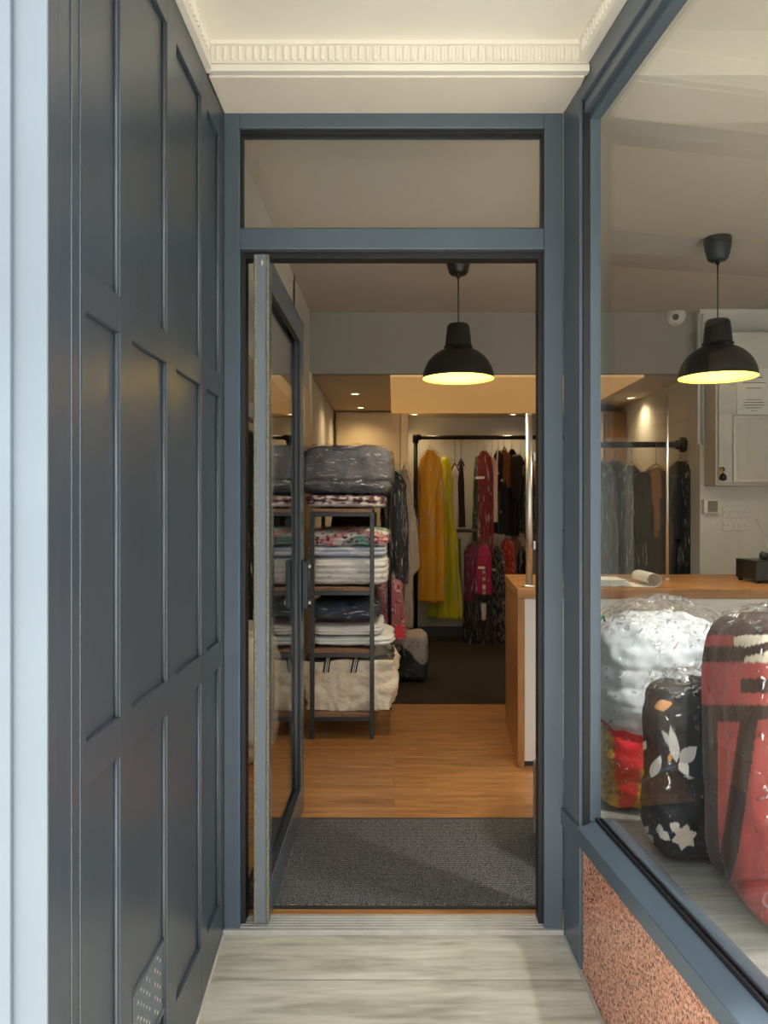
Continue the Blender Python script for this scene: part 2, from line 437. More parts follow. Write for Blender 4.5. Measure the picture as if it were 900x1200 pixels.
b = MB().box(-.5315, -.519, 1.02, 2.172, 2.541, 2.632).box(-.52, -.511, 1.02, 2.152, 2.541, 2.556).box(-.52, -.513, 1.02, 2.152, 2.62, 2.632)
y = 1.05
while y < 2.14:
    b.tube([(-.5175, y, 2.583), (-.5175, y, 2.617)], .0068, 8); y += .0212
struct(b.build('trim_5', M['cream'], bevel=.002), 'cream fluted cornice along the panelled wall', 'cornice')
def splay_box(b, c0, c1, ya, yb, z0, z1):
    """box between two parallel splayed planes"""
    p = []
    for z in (z0, z1):
        for y in (ya, yb):
            for c in (c0, c1): p.append((c-.1033*y, y, z))
    return b.hexa(p)
b = MB(); splay_box(b, .745, .775, 1.02, 2.172, 2.57, 2.632); splay_box(b, .739, .747, 1.02, 2.155, 2.62, 2.632)
y = 1.05
while y < 2.14:
    b.tube([(wx(y, .745), y, 2.585), (wx(y, .745), y, 2.617)], .0068, 8); y += .0212
struct(b.build('trim_6', M['cream'], bevel=.002), 'cream fluted cornice along the shop window head', 'cornice')
struct(MB().box(-.86, 3.4, .95, 1.15, 2.5, 4.5).build('wall_fascia', M['slate_frame']), 'slate shop fascia above the entrance', 'fascia')
struct(MB().box(-1.2, 3.4, .95, 8.2, 2.78, 2.9).build('ceiling_slab', M['ceil']), 'slab over the shop', 'ceiling')

# ---------------------------------------------------------------- door frame
b = MB()
b.box(-.531, -.481, YD, 2.47, -.02, 2.548)                 # jambs
b.box(.467, .5262, YD, 2.47, -.02, 2.548)
b.box(-.481, .467, YD, 2.47, 2.495, 2.548)                 # head
b.box(-.481, .467, YD, 2.47, 2.118, 2.184)                 # transom bar
o = struct(b.build('trim_7', M['slate_frame'], bevel=.003), 'slate painted frame around the doorway and transom light', 'door frame')
b = MB()
b.box(-.481, -.468, YD+.028, 2.468, .0, 2.118); b.box(.454, .467, YD+.028, 2.468, .0, 2.118); b.box(-.468, .454, YD+.028, 2.468, 2.098, 2.118)
b.box(-.481, -.474, YD+.012, 2.43, 2.184, 2.495); b.box(.460, .467, YD+.012, 2.43, 2.184, 2.495); b.box(-.474, .460, YD+.012, 2.43, 2.484, 2.495); b.box(-.474, .460, YD+.012, 2.43, 2.184, 2.189)
b.build('gasket', M['dark_seal'], o, bevel=.001)
struct(MB().box(-.478, .464, 2.428, 2.434, 2.186, 2.492).build('window_1', M['glass']), 'clear transom light above the open door', 'window')
b = MB().box(-.531, .526, YD-.012, 2.475, -.04, .004)
for k in range(5): b.box(-.481, .467, YD+.004+k*.015, YD+.010+k*.015, .004, .0065)
struct(b.build('trim_8', M['alu'], bevel=.0015), 'worn ribbed aluminium door threshold', 'threshold')

# ---------------------------------------------------------------- door leaf, swung inward
LX = -.392
d = thing('door_1', 'slate glazed door swung open into the shop', 'door', (LX-.025, 2.40, .012)); d['kind'] = 'structure'
y0, y1 = 2.402, 3.33
b = MB()
b.box(LX-.046, LX, y0+.004, y0+.055, .012, 2.108); b.box(LX-.046, LX, y1-.10, y1, .012, 2.108)
b.box(LX-.046, LX, y0+.055, y1-.10, .012, .125); b.box(LX-.046, LX, y0+.055, y1-.10, 2.012, 2.108)
o1 = b.build('stile_frame', M['slate_frame'], d, bevel=.002)
b = MB()
for x0, x1 in ((LX-.012, LX-.004), (LX-.042, LX-.034)):
    b.box(x0, x1, y0+.055, y0+.070, .125, 2.012); b.box(x0, x1, y1-.115, y1-.10, .125, 2.012)
    b.box(x0, x1, y0+.07, y1-.115, .125, .140); b.box(x0, x1, y0+.07, y1-.115, 1.997, 2.012)
b.build('glazing_bead', M['dark_seal'], d, bevel=.002)
MB().box(LX-.026, LX-.020, y0+.056, y1-.101, .126, 2.011).build('glass_pane', M['glass'], d)
MB().box(LX-.040, LX-.008, y0-.002, y0+.006, .014, 2.106).build('edge_plate', M['edge_metal'], d, bevel=.001)
for x in (LX-.047, LX-.0085):
    def fz(u, v, x=x):
        z = .014+2.09*v; a = 2*PI*u; r = .0052+.0012*noise.noise((x*9, z*60, u*3))
        return (x+.004+r*math.cos(a), y0-.001+r*.8*math.sin(a), z)
    MB().grid(fz, 8, 260, True, True).build('brush_seal', M['brush'], d, smooth=True)
h = MB().box(LX, LX+.028, y1-.092, y1-.012, .885, 1.092).build('pull_handle', M['handle_green'], d, bevel=.006)
for z in (.91, 1.065):
    MB().tube([(LX+.028, y1-.052, z), (LX+.036, y1-.052, z)], .010, 14).build('fixing', M['chrome'], h, smooth=False)
MB().tube([(LX-.022, y0-.004, 2.085), (LX-.022, y0-.004, 2.07)], .005, 8).build('pivot_screw', M['alu'], d)

# ---------------------------------------------------------------- splayed shop window
f = thing('window_2', 'large splayed slate framed shop window', 'window', (wx(2.3), 2.3, .34)); f['kind'] = 'structure'
b = MB()
splay_box(b, .773, .834, 2.244, YD, -.20, 2.568)               # corner post
post = b.build('corner_post', M['slate_frame'], f, bevel=.003)
b = MB(); splay_box(b, .782, .80, 2.236, 2.246, .36, 2.50); b.build('post_groove', M['dark_seal'], f)
b = MB(); splay_box(b, .775, .834, 1.0, 2.244, 2.50, 2.60); splay_box(b, .785, .834, 1.0, 2.244, 2.462, 2.502)
b.build('head_frame', M['slate_frame'], f, bevel=.003)
b = MB(); splay_box(b, .801, .832, 1.0, 2.246, 2.443, 2.466); splay_box(b, .801, .832, 2.234, 2.252, .40, 2.462); b.build('glazing_frame', M['slate_frame'], f, bevel=.002)
b = MB(); splay_box(b, .765, .86, 1.0, 2.3895, .332, .378)
p = []
for z in (0, 1):
    for y in (1.0, 2.244):
        for c in (.766, .822):
            zz = .377 if z == 0 else (.380 if c < .8 else .404)
            p.append((c-.1033*y, y, zz))
b.hexa(p)
b.build('sill', M['slate_frame'], f, bevel=.003)
b = MB(); splay_box(b, .815, .8215, 1.0, 2.235, .398, .412); splay_box(b, .829, .836, 1.0, 2.235, .398, .412); b.build('sill_gasket', M['dark_seal'], f, bevel=.001)
b = MB(); splay_box(b, .832, .872, 1.0, 2.24, .33, .408); b.build('inner_sill', M['slate_frame'], f, bevel=.003)
b = MB(); splay_box(b, .822, .828, 1.0, 2.25, .405, 2.462); b.build('glass_pane', M['glass'], f)
b = MB(); splay_box(b, .775, .86, .95, 1.01, -.34, 2.6); b.build('street_post', M['slate_frame'], f, bevel=.003)
b = MB(); splay_box(b, .779, .86, 1.0, 2.235, -.34, .333)
struct(b.build('wall_stall_riser', M['granite'], bevel=.001), 'polished pink granite stall riser below the shop window', 'stall riser')
b = MB(); splay_box(b, .774, .784, 1.0, YD, -.34, -.34+.001)
# street-side front of the display (out of frame): low wall and head
struct(MB().box(.68, 3.0, .95, 1.05, -.34, .34).build('wall_front', M['granite']), 'granite wall below the street window', 'wall')
struct(MB().box(.76, 2.98, .996, 1.004, .34, 2.50).build('window_3', M['glass']), 'street-facing pane of the window display', 'window')
# sealant line where the ramp meets the walls
b = MB()
b.hexa([(XL, 1.22, rampz(1.22)), (XL+.006, 1.22, rampz(1.22)), (XL, YD-.02, rampz(YD-.02)), (XL+.006, YD-.02, rampz(YD-.02)),
        (XL, 1.22, rampz(1.22)+.006), (XL+.004, 1.22, rampz(1.22)+.004), (XL, YD-.02, rampz(YD-.02)+.006), (XL+.004, YD-.02, rampz(YD-.02)+.004)])
p = []
for k in (0, .005):
    for y in (1.22, YD-.02):
        for c in (.767, .775): p.append((c-.1033*y, y, rampz(y)+k))
b.hexa(p)
struct(b.build('trim_9', M['alu']), 'worn sealant line where the ramp meets the walls', 'sealant')

# ================================================================== SETTING: inside
XW, YB, YK = -.585, 5.33, 7.92
struct(MB().box(-1.1, 3.1, 2.47, 5.16, -.1, 0).build('floor', M['floor']), 'honey oak plank floor of the shop', 'floor')
struct(MB().box(-1.1, 3.1, 5.16, 8.1, -.1, .004).build('floor_carpet', M['carpet']), 'dark brown carpet at the back of the shop', 'carpet')
struct(MB().box(-1.1, 3.1, 2.44, YB+.02, 2.676, 2.78).build('ceiling', M['ceil']), 'grey white ceiling over the front of the shop', 'ceiling')
struct(MB().box(-1.1, 3.1, 2.20, 2.47, 2.552, 2.78).box(.53, 3.1, 1.0, 2.25, 2.68, 2.78).build('ceiling_display', M['ceil']), 'ceiling over the window display', 'ceiling')
struct(MB().box(-.75, 3.1, YB, YB+.09, 2.25, 2.70).build('wall_bulkhead', M['bulkhead'], bevel=.003), 'grey white bulkhead across the shop where the ceiling drops', 'bulkhead')
struct(MB().box(-.75, 3.1, YB+.08, 8.1, 2.256, 2.36).build('ceiling_low', M['lowceil']), 'lower tan ceiling at the back', 'ceiling')
struct(MB().box(-.028, 1.75, YB+.05, 7.40, 2.234, 2.257).build('ceiling_panel', M['panel_added_glow'], bevel=.003), 'warm ceiling panel with an added glow, set below the low ceiling', 'ceiling panel')
b = MB(); b.box(-.70, XW, 4.45, 8.1, 0, 2.70); b.box(-1.1, XW, 4.45, 4.52, 0, 2.70)
b.box(-1.1, XW, 2.47, 4.46, 1.93, 2.70); b.box(-1.1, -1.0, 2.47, 4.46, 0, 2.0); b.box(-1.1, -.53, 2.42, 2.472, 0, 2.78)
struct(b.build('wall_side', M['wall'], bevel=.002), 'white side wall of the shop behind the door', 'wall')
struct(MB().box(-.7, 3.1, YK, 8.1, 0, 2.3).build('wall_back', M['wallgrey']), 'grey white back wall behind the clothes rail', 'wall')
struct(MB().box(-.58, 3.0, YK-.018, YK, .004, .105).build('baseboard_back', M['skirting'], bevel=.004), 'slate baseboard along the back wall', 'baseboard')
b = MB(); b.box(2.09, 3.1, 5.25, 5.42, 0, 2.70); b.box(2.12, 2.3, 5.3, 8.0, 0, 2.3)
struct(b.build('wall_right', plain('white_counter_wall', (224, 222, 216), .7, bump=(40, .05, .003)), bevel=.002), 'grey white wall behind the counter', 'wall')
struct(MB().box(3.0, 3.1, 1.0, 5.4, -.34, 2.78).build('wall_far_side', M['wall']), 'side wall at the end of the counter', 'wall')
struct(MB().box(-.30, -.245, 4.47, 4.475, 0, .002).build('trim_10', M['oak']), 'small floor strip', 'floor strip') if False else None
struct(MB().box(XW, XW+.012, 4.9, 5.33, 0, 2.1).box(XW, XW+.016, 5.28, 5.34, 0, 2.25).build('trim_10', M['cupboard_edge'], bevel=.002), 'cream upright trim on the side wall by the shelves', 'trim')
# display platform
b = MB(); p = []
for z in (.0, .30):
    for y in (1.05, 3.1):
        p += [(wx(y, .865) if y < 2.3 else .56, y, z), (2.2, y, z)]
b.hexa(p)
struct(b.build('floor_display', M['deck'], bevel=.003), 'grey boarded platform of the window display', 'platform')

# ================================================================== THINGS
# entrance mat
t = thing('door_mat', 'charcoal ribbed entrance mat inside the doorway', 'mat', (.04, 2.88, 0))
MB().box(-.50, .585, 2.527, 3.23, .001, .0085).build('ribbed_pile', M['mat'], t, bevel=.002)
b = MB(); b.box(-.515, .60, 2.512, 2.528, .0005, .0065); b.box(-.515, .60, 3.228, 3.245, .0005, .0065); b.box(-.515, -.499, 2.527, 3.23, .0005, .0065); b.box(.584, .60, 2.527, 3.23, .0005, .0065)
b.build('rubber_border', M['rubber'], t, bevel=.002)

# pendant lamps
def pendant(x, y, zc, zs, label):
    t = thing('pendant_lamp', label, 'lamp', (x, y, zs), 'black dome pendant lamps')
    b = MB().lathe([(.004, zc), (.066, zc-.001), (.068, zc-.02), (.062, zc-.06), (.050, zc-.105), (.040, zc-.116), (.012, zc-.118), (.008, zc-.135)], (x, y, 0)); b.build('ceiling_cup', M['lamp_black'], t, True)
    MB().tube([(x, y, zc-.11), (x, y, zs+.28)], .0035, 8).build('cord', M['lamp_black'], t, True)
    prof = [(.006, .292), (.03, .292), (.052, .288), (.060, .275), (.066, .22), (.071, .172), (.074, .166)]
    for k in range(17):
        a = PI/2*(1-k/16); prof.append((.192*math.cos(a)*.985 if k else .078, .168*math.sin(a)+.0))
    prof = [q for q in prof if not (q[0] < .079 and q[1] < .166)]
    prof += [(.1925, -.002), (.1905, -.003)]
    MB().lathe(prof, (x, y, zs), 56, False).build('shade', M['lamp_black'], t, True)
    inn = [(.1905, -.003)]
    for k in range(15):
        a = PI/2*k/14*.93; inn.append((.1895*math.cos(a)*.985, .162*math.sin(a)))
    inn.append((.004, .163))
    MB().lathe(inn, (x, y, zs), 56, False).build('shade_lining', M['lamp_in'], t, True)
    pb = [(.003, .155), (.014, .152), (.014, .115), (.024, .095), (.030, .072), (.027, .052), (.015, .04), (.002, .037)]
    MB().lathe(pb, (x, y, zs), 24, False).build('bulb', M['bulb'], t, True)
    l = bpy.data.lights.new('lamp_light', 'POINT'); l.energy = 88; l.color = (1, .87, .66); l.shadow_soft_size = .035
    lo = bpy.data.objects.new('lamp_light', l); C.objects.link(lo); lo.parent = t; lo.location = (0, 0, .075)
    return t
pendant(.342, 4.1, 2.676, 2.008, 'black dome pendant lamp hanging in the open doorway')
pendant(1.63, 3.87, 2.676, 1.975, 'black dome pendant lamp seen through the shop window over the counter')

# recessed downlights
def downlight(x, y, z, label):
    t = thing('downlight', label, 'downlight', (x, y, z), 'recessed downlights in the low ceiling')
    MB().lathe([(.032, -.001), (.045, -.001), (.045, -.006), (.036, -.009), (.032, -.004)], (x, y, z), 28, False).build('ring', M['white_plastic'], t, True)
    MB().lathe([(.001, -.0035), (.033, -.003)], (x, y, z), 28, False).build('lens', M['downlight'], t)
    l = bpy.data.lights.new('downlight_beam', 'SPOT'); l.energy = 11; l.color = (1, .74, .42); l.spot_size = math.radians(150); l.spot_blend = 1; l.shadow_soft_size = .03
    lo = bpy.data.objects.new('downlight_beam', l); C.objects.link(lo); lo.parent = t; lo.location = (0, 0, -.015)
    return t
dl = downlight(-.32, 6.27, 2.256, 'recessed downlight in the tan ceiling, nearer the bulkhead')
dup(dl, (-.31, 7.12, 2.256), 'recessed downlight in the tan ceiling, above the beige cupboard')
dup(dl, (.20, 7.62, 2.256), 'recessed downlight above the end of the clothes rail')
dup(dl, (1.18, 7.62, 2.256), 'recessed downlight above the packed dark garments')
dup(dl, (2.0, 6.5, 2.256), 'recessed downlight glowing through the shop window beside the frame')
dup(dl, (-.30, 5.62, 2.256), 'recessed downlight just behind the bulkhead') if False else None

t = thing('added_spotlight', 'unseen white spotlight added above the window display to brighten it', 'spotlight', (1.35, 1.75, 2.68))  # added lamp, out of view, to brighten the bags in the window
MB().lathe([(.002, 0), (.05, 0), (.05, -.03), (.004, -.03)], (1.35, 1.75, 2.68), 24).build('base', M['white_plastic'], t, True)
MB().lathe([(.004, -.03), (.035, -.04), (.05, -.12), (.046, -.12), (.03, -.05)], (1.35, 1.75, 2.68), 24, False).build('shade', M['white_plastic'], t, True)
l = bpy.data.lights.new('added_fill_beam', 'SPOT'); l.energy = 130; l.color = (1, .96, .9); l.spot_size = math.radians(84); l.spot_blend = .8; l.shadow_soft_size = .05
lo = bpy.data.objects.new('added_fill_beam', l); C.objects.link(lo); lo.parent = t; lo.location = (0, 0, -.13); lo.rotation_euler = (math.radians(12), 0, 0)

# ---------------------------------------------------------------- soft goods builders
def bundle(cx, cy, z0, z1, hx, hy, ev=5., eh=5., nu=96, nv=64, grooves=(), gd=.012, gw=.006, nz=.012, ns=5., seed=0, grow=0., sag=None):
    """rounded stack or roll, with horizontal fold lines"""
    h = (z1-z0)/2; zc = (z0+z1)/2
    sg = lambda v, p: math.copysign(abs(v)**p, v)
    def fn(u, v):
        a = 2*PI*u; ph = PI*(v-.5)*.999
        r, zz = sup(ph, ev)
        x, y = sup(a, eh); x *= r; y *= r; z = zc+h*zz
        dd = nz*noise.noise((x*ns*hx*2+seed, y*ns*hy*2, z*ns*1.6))+nz*.5*noise.noise((x*ns*5*hx+seed, y*ns*5*hy, z*ns*5))
        for g in grooves:
            zg = z0+(z1-z0)*g+.006*noise.noise((x*3+seed, y*3, g*9))
            dd -= gd*math.exp(-((z-zg)/gw)**2)
        dd += grow
        px, py = cx+x*(hx+dd), cy+y*(hy+dd)
        zt = zc+(h+dd*.7)*zz
        if sag: zt += sag(px-cx, py-cy, zz)
        return (px, py, max(zt, z0-grow*0))
    return MB().grid(fn, nu, nv, True, True)

def interp(pts, t):
    for (a, va), (b, vb) in zip(pts, pts[1:]):
        if t <= b: return va+(vb-va)*sstep(a, b, t)
    return pts[-1][1]

def garment(name, label, cat, x, y, zrail, ztop, zbot, w, dep, rgb=None, rot=0., prof=None, folds=6, amp=.24, seed=0, cover=None, sleeves=None, hanger='wire', colors=None, group=None, film_mat='film_h', tagband=None, mat=None, parts=()):
    """w: half width at its widest; hangs from a rail at height zrail"""
    prof = prof or [(0, .22), (.06, .75), (.12, .9), (.35, .78), (1, 1)]
    t = thing(name, label, cat, (0, 0, 0), group)
    nz_, nu = 44, 56
    def mk(gr, am, lo, hi, z_0, z_1):
        def fn(u, v):
            vv = lo+(hi-lo)*v
            a = 2*PI*u; k = interp(prof, max(vv, 0))
            f = 1+am*sstep(.05, .5, vv)*math.sin(folds*a+seed+1.6*vv)+.08*noise.noise((math.cos(a)*2+seed, math.sin(a)*2, vv*6))
            hw = w*k*f+gr; hd = dep*(.45+.55*sstep(0, .2, vv))*f+gr
            return (hw*math.cos(a), hd*math.sin(a), z_0+(z_1-z_0)*v-.03*abs(math.cos(a))*k*(1-sstep(0, .3, vv)))
        return MB().grid(fn, nu, nz_, True, True)
    bd = mk(0, amp, 0, 1, ztop, zbot).build('fabric', mat or (M['pattern'] if colors else cloth(rgb)), t, True, colors=colors)
    if sleeves:
        srgb, sl = sleeves
        for s in (-1, 1):
            L0 = ztop-.05
            pts = [(s*w*.78, 0, L0-.01), (s*w*.98, -.01, L0-.06), (s*w*1.10, -.02, L0-sl*.5), (s*w*1.12, -.03, L0-sl)]
            MB().tube(pts, [.05, .062, .052, .045], 14).build('sleeve', cloth(srgb), t, True, subsurf=1)
    for nm, fnb, mt in parts:
        fnb(t, w, dep, ztop, zbot).build(nm, mt, t, True)
    if hanger:
        b = MB()
        hook = [(0, 0, ztop+.02)]
        top = zrail-ztop
        hook += [(0, 0, zrail-.02)]
        for k in range(8):
            a = -PI/2+PI*1.15*k/7*1.1
            hook.append((0, .0, zrail+.004)+()) if False else hook.append((0, .022*math.cos(a), zrail+.002+.022*math.sin(a)+.0))
        b.tube(hook, .0022, 6)
        hm = M['hanger_wire'] if hanger == 'wire' else M['hanger_wood'] if hanger == 'wood' else M['black_plastic']
        r = .003 if hanger == 'wire' else .008
        b.tube([(-w*.72, 0, ztop-.05), (-w*.4, 0, ztop-.012), (0, 0, ztop+.025), (w*.4, 0, ztop-.012), (w*.72, 0, ztop-.05)], r, 8)
        b.build('hanger', hm, t, True)
    if cover is not None:
        zb = zbot-cover
        mk(.013, amp*.7, -.02, 1.05, ztop+.05, zb).build('plastic_cover', M[film_mat], t, True)
    if tagband:
        zt, s = tagband
        MB().box(-w*.5*s, w*.5*s, -dep*1.25-.014, -dep*1.25-.012, zt-.012, zt+.012).build('paper_band', M['paper'], t)
    t.rotation_euler = (0, 0, rot); t.location = (x, y, 0)
    return t

# ---------------------------------------------------------------- clothes rail at the back
YR, ZR = 7.55, 2.016
def PX(px, y): return (px-462)*y/900
def PZ(py, y): return H-(py-597)*y/900
t = thing('clothes_rail', 'black pipe clothes rail with two tiers along the back wall', 'clothes rail', (.21, YR, .004))
MB().tube([(.21, YR, ZR), (1.72, YR, ZR)], .021, 14).build('top_rail', M['black_metal'], t, True)
MB().tube([(.21, YR, .01), (.21, YR, ZR)], .021, 14).build('post', M['black_metal'], t, True)
MB().tube([(1.70, YR, .01), (1.70, YR, ZR)], .021, 14).build('post', M['black_metal'], t, True)
for x in (.21, 1.70):
    MB().lathe([(.01, .0), (.05, .001), (.05, .008), (.03, .014), (.03, .05), (.01, .05)], (x, YR, .004), 20).build('foot_flange', M['black_metal'], t, True)
    MB().tube([(x, YR, ZR-.055), (x, YR, ZR+.028)], .031, 14).tube([(x-.028, YR, ZR), (x+.05, YR, ZR)], .030, 14).build('elbow', M['black_metal'], t, True)
MB().tube([(.55, YR+.03, PZ(622, YR)), (1.70, YR+.03, PZ(622, YR))], .017, 12).build('lower_rail', M['grey_metal'], t, True)
long_dress = [(0, .25), (.05, .72), (.10, .80), (.28, .62), (.40, .72), (1, 1.0)]
coat = [(0, .22), (.035, .8), (.09, 1.0), (.3, .92), (1, 1.0)]
slim = [(0, .3), (.05, .85), (.12, 1.0), (.5, .9), (1, .95)]
G1 = 'garments on the back rail'
Z = lambda py: PZ(py, YR)
X = lambda px: PX(px, YR)
garment('dress', 'long amber yellow dress in clear plastic at the end of the rail', 'dress', X(504), YR-.02, ZR, Z(527), Z(705), .140, .055, (206, 150, 18), rot=-.55, prof=[(0, .25), (.05, .8), (.12, .95), (.3, .9), (1, 1.)], seed=1, cover=.0, group=G1)
garment('dress', 'long lime yellow dress hanging lowest beside the amber one', 'dress', X(522), YR+.045, ZR, Z(535), Z(725), .150, .055, (196, 190, 12), rot=-.55, prof=[(0, .2), (.05, .45), (.15, .55), (.3, .5), (.6, .8), (1, 1.05)], seed=4, cover=.01, group=G1)
garment('dress', 'white topped dress with green skirt beside the lime dress', 'dress', X(534), YR+.10, ZR, Z(545), Z(706), .052, .05, rot=.2, prof=slim, seed=2, hanger='black', group=G1,
        colors=lambda q: lin((214, 208, 196)) if q[2] > Z(630) else lin((70, 122, 52)))
garment('camisole', 'thin dark strappy top on a bent wire hanger', 'top', X(541), YR+.06, ZR, Z(540), Z(618), .045, .02, (40, 34, 26), rot=.2, prof=[(0, .2), (.1, .5), (.4, .6), (1, .8)], seed=8, hanger='black', group=G1)
def floral(base, spots, sc, th=.18):
    def f(q):
        n = noise.noise((q[0]*sc+3, q[1]*sc, q[2]*sc))
        k = int((n+1)*997) % len(spots)
        return lin(spots[k]) if n > th else lin(base)
    return f
garment('dress', 'dark green dress, first of the packed group on the rail', 'dress', X(560), YR+.05, ZR, Z(534), Z(645), .07, .03, (42, 58, 30), rot=-1.05, prof=[(0, .25), (.08, .55), (.3, .5), (1, 1)], seed=3, cover=.0, group=G1)
garment('dress', 'dark red patterned dress with a white paper band', 'dress', X(567), YR, ZR, Z(528), Z(650), .10, .04, rot=-.75, prof=slim, seed=5, cover=.01, group=G1, tagband=(Z(560), 1.1), colors=floral((122, 22, 30), [(70, 16, 24), (150, 44, 60)], 22))
garment('garment', 'pale pink narrow garment between red dress and teal suit', 'garment', X(576.5), YR, ZR, Z(535), Z(612), .088, .03, (226, 196, 190), rot=-1.05, prof=slim, seed=6, amp=.06, group=G1)
garment('suit', 'black suit with teal lining and a paper band', 'suit', X(584), YR, ZR, Z(527), Z(625), .06, .035, rot=-.6, prof=slim, seed=7, group=G1, tagband=(Z(555), 1.1),
        colors=lambda q: lin((30, 92, 96)) if (q[2] < Z(575) and .0 < q[0] < .03) else lin((226, 226, 226)) if (q[2] > Z(552) and abs(q[0]) < .01) else lin((24, 26, 34)))
garment('shirt', 'brown shirt with white cuff on a wooden hanger', 'shirt', X(591), YR, ZR, Z(527), Z(572), .088, .03, (122, 74, 48), rot=-1.05, prof=slim, seed=9, hanger='wood', group=G1, tagband=(Z(563), .9))
garment('trousers', 'navy trousers carrying a white ticket', 'trousers', X(590), YR, ZR, Z(560), Z(626), .088, .03, (24, 26, 42), rot=-1.05, prof=slim, seed=10, group=G1, tagband=(Z(600), .6))
garment('coat', 'long black coat, widest of the packed dark garments', 'coat', X(600), YR, ZR, Z(526), Z(628), .088, .03, (20, 20, 22), rot=-1.05, prof=coat, seed=11, group=G1, sleeves=((22, 22, 24), .5))
garment('jacket', 'black jacket under glossy plastic close to the steel pole', 'jacket', X(610), YR, ZR, Z(536), Z(622), .088, .03, (24, 23, 24), rot=-1.05, prof=coat, seed=12, cover=.05, group=G1)
garment('jacket', 'charcoal jacket directly behind the steel pole', 'jacket', X(618), YR, ZR, Z(536), Z(625), .088, .03, (34, 32, 30), rot=-1.05, prof=coat, seed=13, cover=.05, group=G1)
garment('jacket', 'tan and denim blue jacket in plastic beyond the steel pole', 'jacket', X(632), YR, ZR, Z(540), Z(640), .088, .03, rot=-1.05, prof=coat, seed=14, cover=.02, group=G1,
        colors=lambda q: lin((150, 112, 70)) if q[2] > Z(570) else lin((70, 88, 120)) if q[2] > Z(582) else lin((176, 166, 140)))
G2 = 'garments on the lower tier'
ZL = PZ(622, YR)
def stripe(q): return lin((220, 216, 214)) if (.0 < q[0] < .03 and math.sin(q[2]*190) > 0 and q[2] < Z(668)) else None
garment('jacket', 'plum purple jacket over dark trousers on the lower tier', 'jacket', X(553), YR-.02, ZL, Z(636), Z(752), .09, .045, rot=-.6, prof=coat, seed=15, cover=.02, group=G2,
        colors=lambda q: lin((92, 22, 66)) if q[2] > Z(704) else lin((22, 22, 34)))
garment('dress', 'magenta top with black and white striped skirt on lower tier', 'dress', X(566), YR-.07, ZL, Z(637), Z(755), .08, .05, rot=-.4, prof=coat, seed=16, cover=.01, group=G2, tagband=(Z(664), .9),
        colors=lambda q: (stripe(q) or lin((168, 20, 84))) if q[2] > Z(694) else (lin((210, 206, 206)) if (-.01 < q[0] < .03 and math.sin(q[2]*260) > .1 and q[2] > Z(724)) else lin((20, 20, 30))))
garment('dress', 'black dress with fine pale diagonal pattern beside the counter', 'dress', X(582), YR-.02, ZL, Z(640), Z(756), .085, .04, rot=-.9, prof=coat, seed=17, cover=.01, group=G2, tagband=(Z(667), .9),
        colors=lambda q: lin((150, 148, 150)) if math.sin((q[0]*1.2+q[2])*170) > .86 else lin((26, 24, 32)))
garment('blouse', 'orange red patterned blouse on the lower tier above the counter', 'blouse', X(594), YR-.02, ZL, Z(630), Z(700), .085, .04, rot=-.9, prof=coat, seed=18, cover=.01, group=G2, colors=floral((168, 40, 26), [(216, 96, 40), (60, 18, 22)], 26, .1))
garment('blouse', 'grey rose blouse in crinkled plastic next to the orange one', 'blouse', X(602), YR-.02, ZL, Z(628), Z(705), .085, .04, (96, 56, 60), rot=-.9, prof=coat, seed=19, cover=.01, group=G2)
garment('jumper', 'pale patterned jumper glimpsed behind the striped skirt', 'jumper', X(574), YR+.10, ZL, Z(640), Z(690), .085, .04, (120, 112, 92), rot=-.9, prof=coat, seed=21, group=G2)

# handbag hanging by the counter
t = thing('handbag', 'glossy black handbag hanging over the counter end', 'handbag', (X(612), 7.5, Z(668)))
bundle(X(611), 7.50, PZ(681, 7.5), PZ(640, 7.5), .060, .045, 4, 3, 40, 28, nz=.006).build('bag_body', plain('black_patent', (16, 20, 20), .15), t, True)
pp = [(X(611)+.05*math.cos(a), 7.5+.08*math.sin(a), PZ(644, 7.5)+.195*math.sin(a)) for a in [PI*k/14 for k in range(15)]]
MB().tube(pp, .007, 8).build('strap', M['black_plastic'], t, True)

# ---------------------------------------------------------------- tall beige cupboard at the back
t = thing('tall_cupboard', 'tall beige cupboard beside the clothes rail', 'cupboard', (-.2, 7.6, .004))
MB().box(-.57, .115, 7.42, 7.90, .004, 2.25).build('carcass', M['cupboard'], t, bevel=.003)
MB().box(-.555, .055, 7.395, 7.418, .06, 2.235).build('door', M['cupboard'], t, bevel=.003)
MB().box(.062, .135, 7.385, 7.90, .004, 2.252).build('side_post', M['cupboard_edge'], t, bevel=.003)

# ---------------------------------------------------------------- counter
t = thing('counter', 'oak framed shop counter with white front panel', 'counter', (1.8, 4.3, 0))
cx0, cx1, yf, yb_ = .625, 2.95, 3.885, 4.75
xb = cx0+(yb_-yf)*.072
b = MB().hexa([(cx0-.004, yf-.006, .857), (cx1, yf-.006, .857), (xb-.004, yb_, .857), (cx1, yb_, .857), (cx0-.004, yf-.006, .907), (cx1, yf-.006, .907), (xb-.004, yb_, .907), (cx1, yb_, .907)])
b.build('worktop', M['oak'], t, bevel=.004)
b = MB().hexa([(cx0, yf+.004, 0), (cx0+.034, yf+.004, 0), (xb, yb_-.01, 0), (xb+.034, yb_-.01, 0), (cx0, yf+.004, .857), (cx0+.034, yf+.004, .857), (xb, yb_-.01, .857), (xb+.034, yb_-.01, .857)])
b.build('end_panel', M['oak_v'], t, bevel=.003)
MB().box(cx0+.036, cx1, yf+.012, yf+.03, .03, .856).build('front_panel', M['white_panel'], t, bevel=.002)
MB().box(cx0+.036, cx1, yf+.035, yf+.05, 0, .03).build('plinth', M['skirting'], t)
MB().box(cx1-.03, cx1, yf+.03, yb_-.01, 0, .856).build('end_panel', M['oak_v'], t)

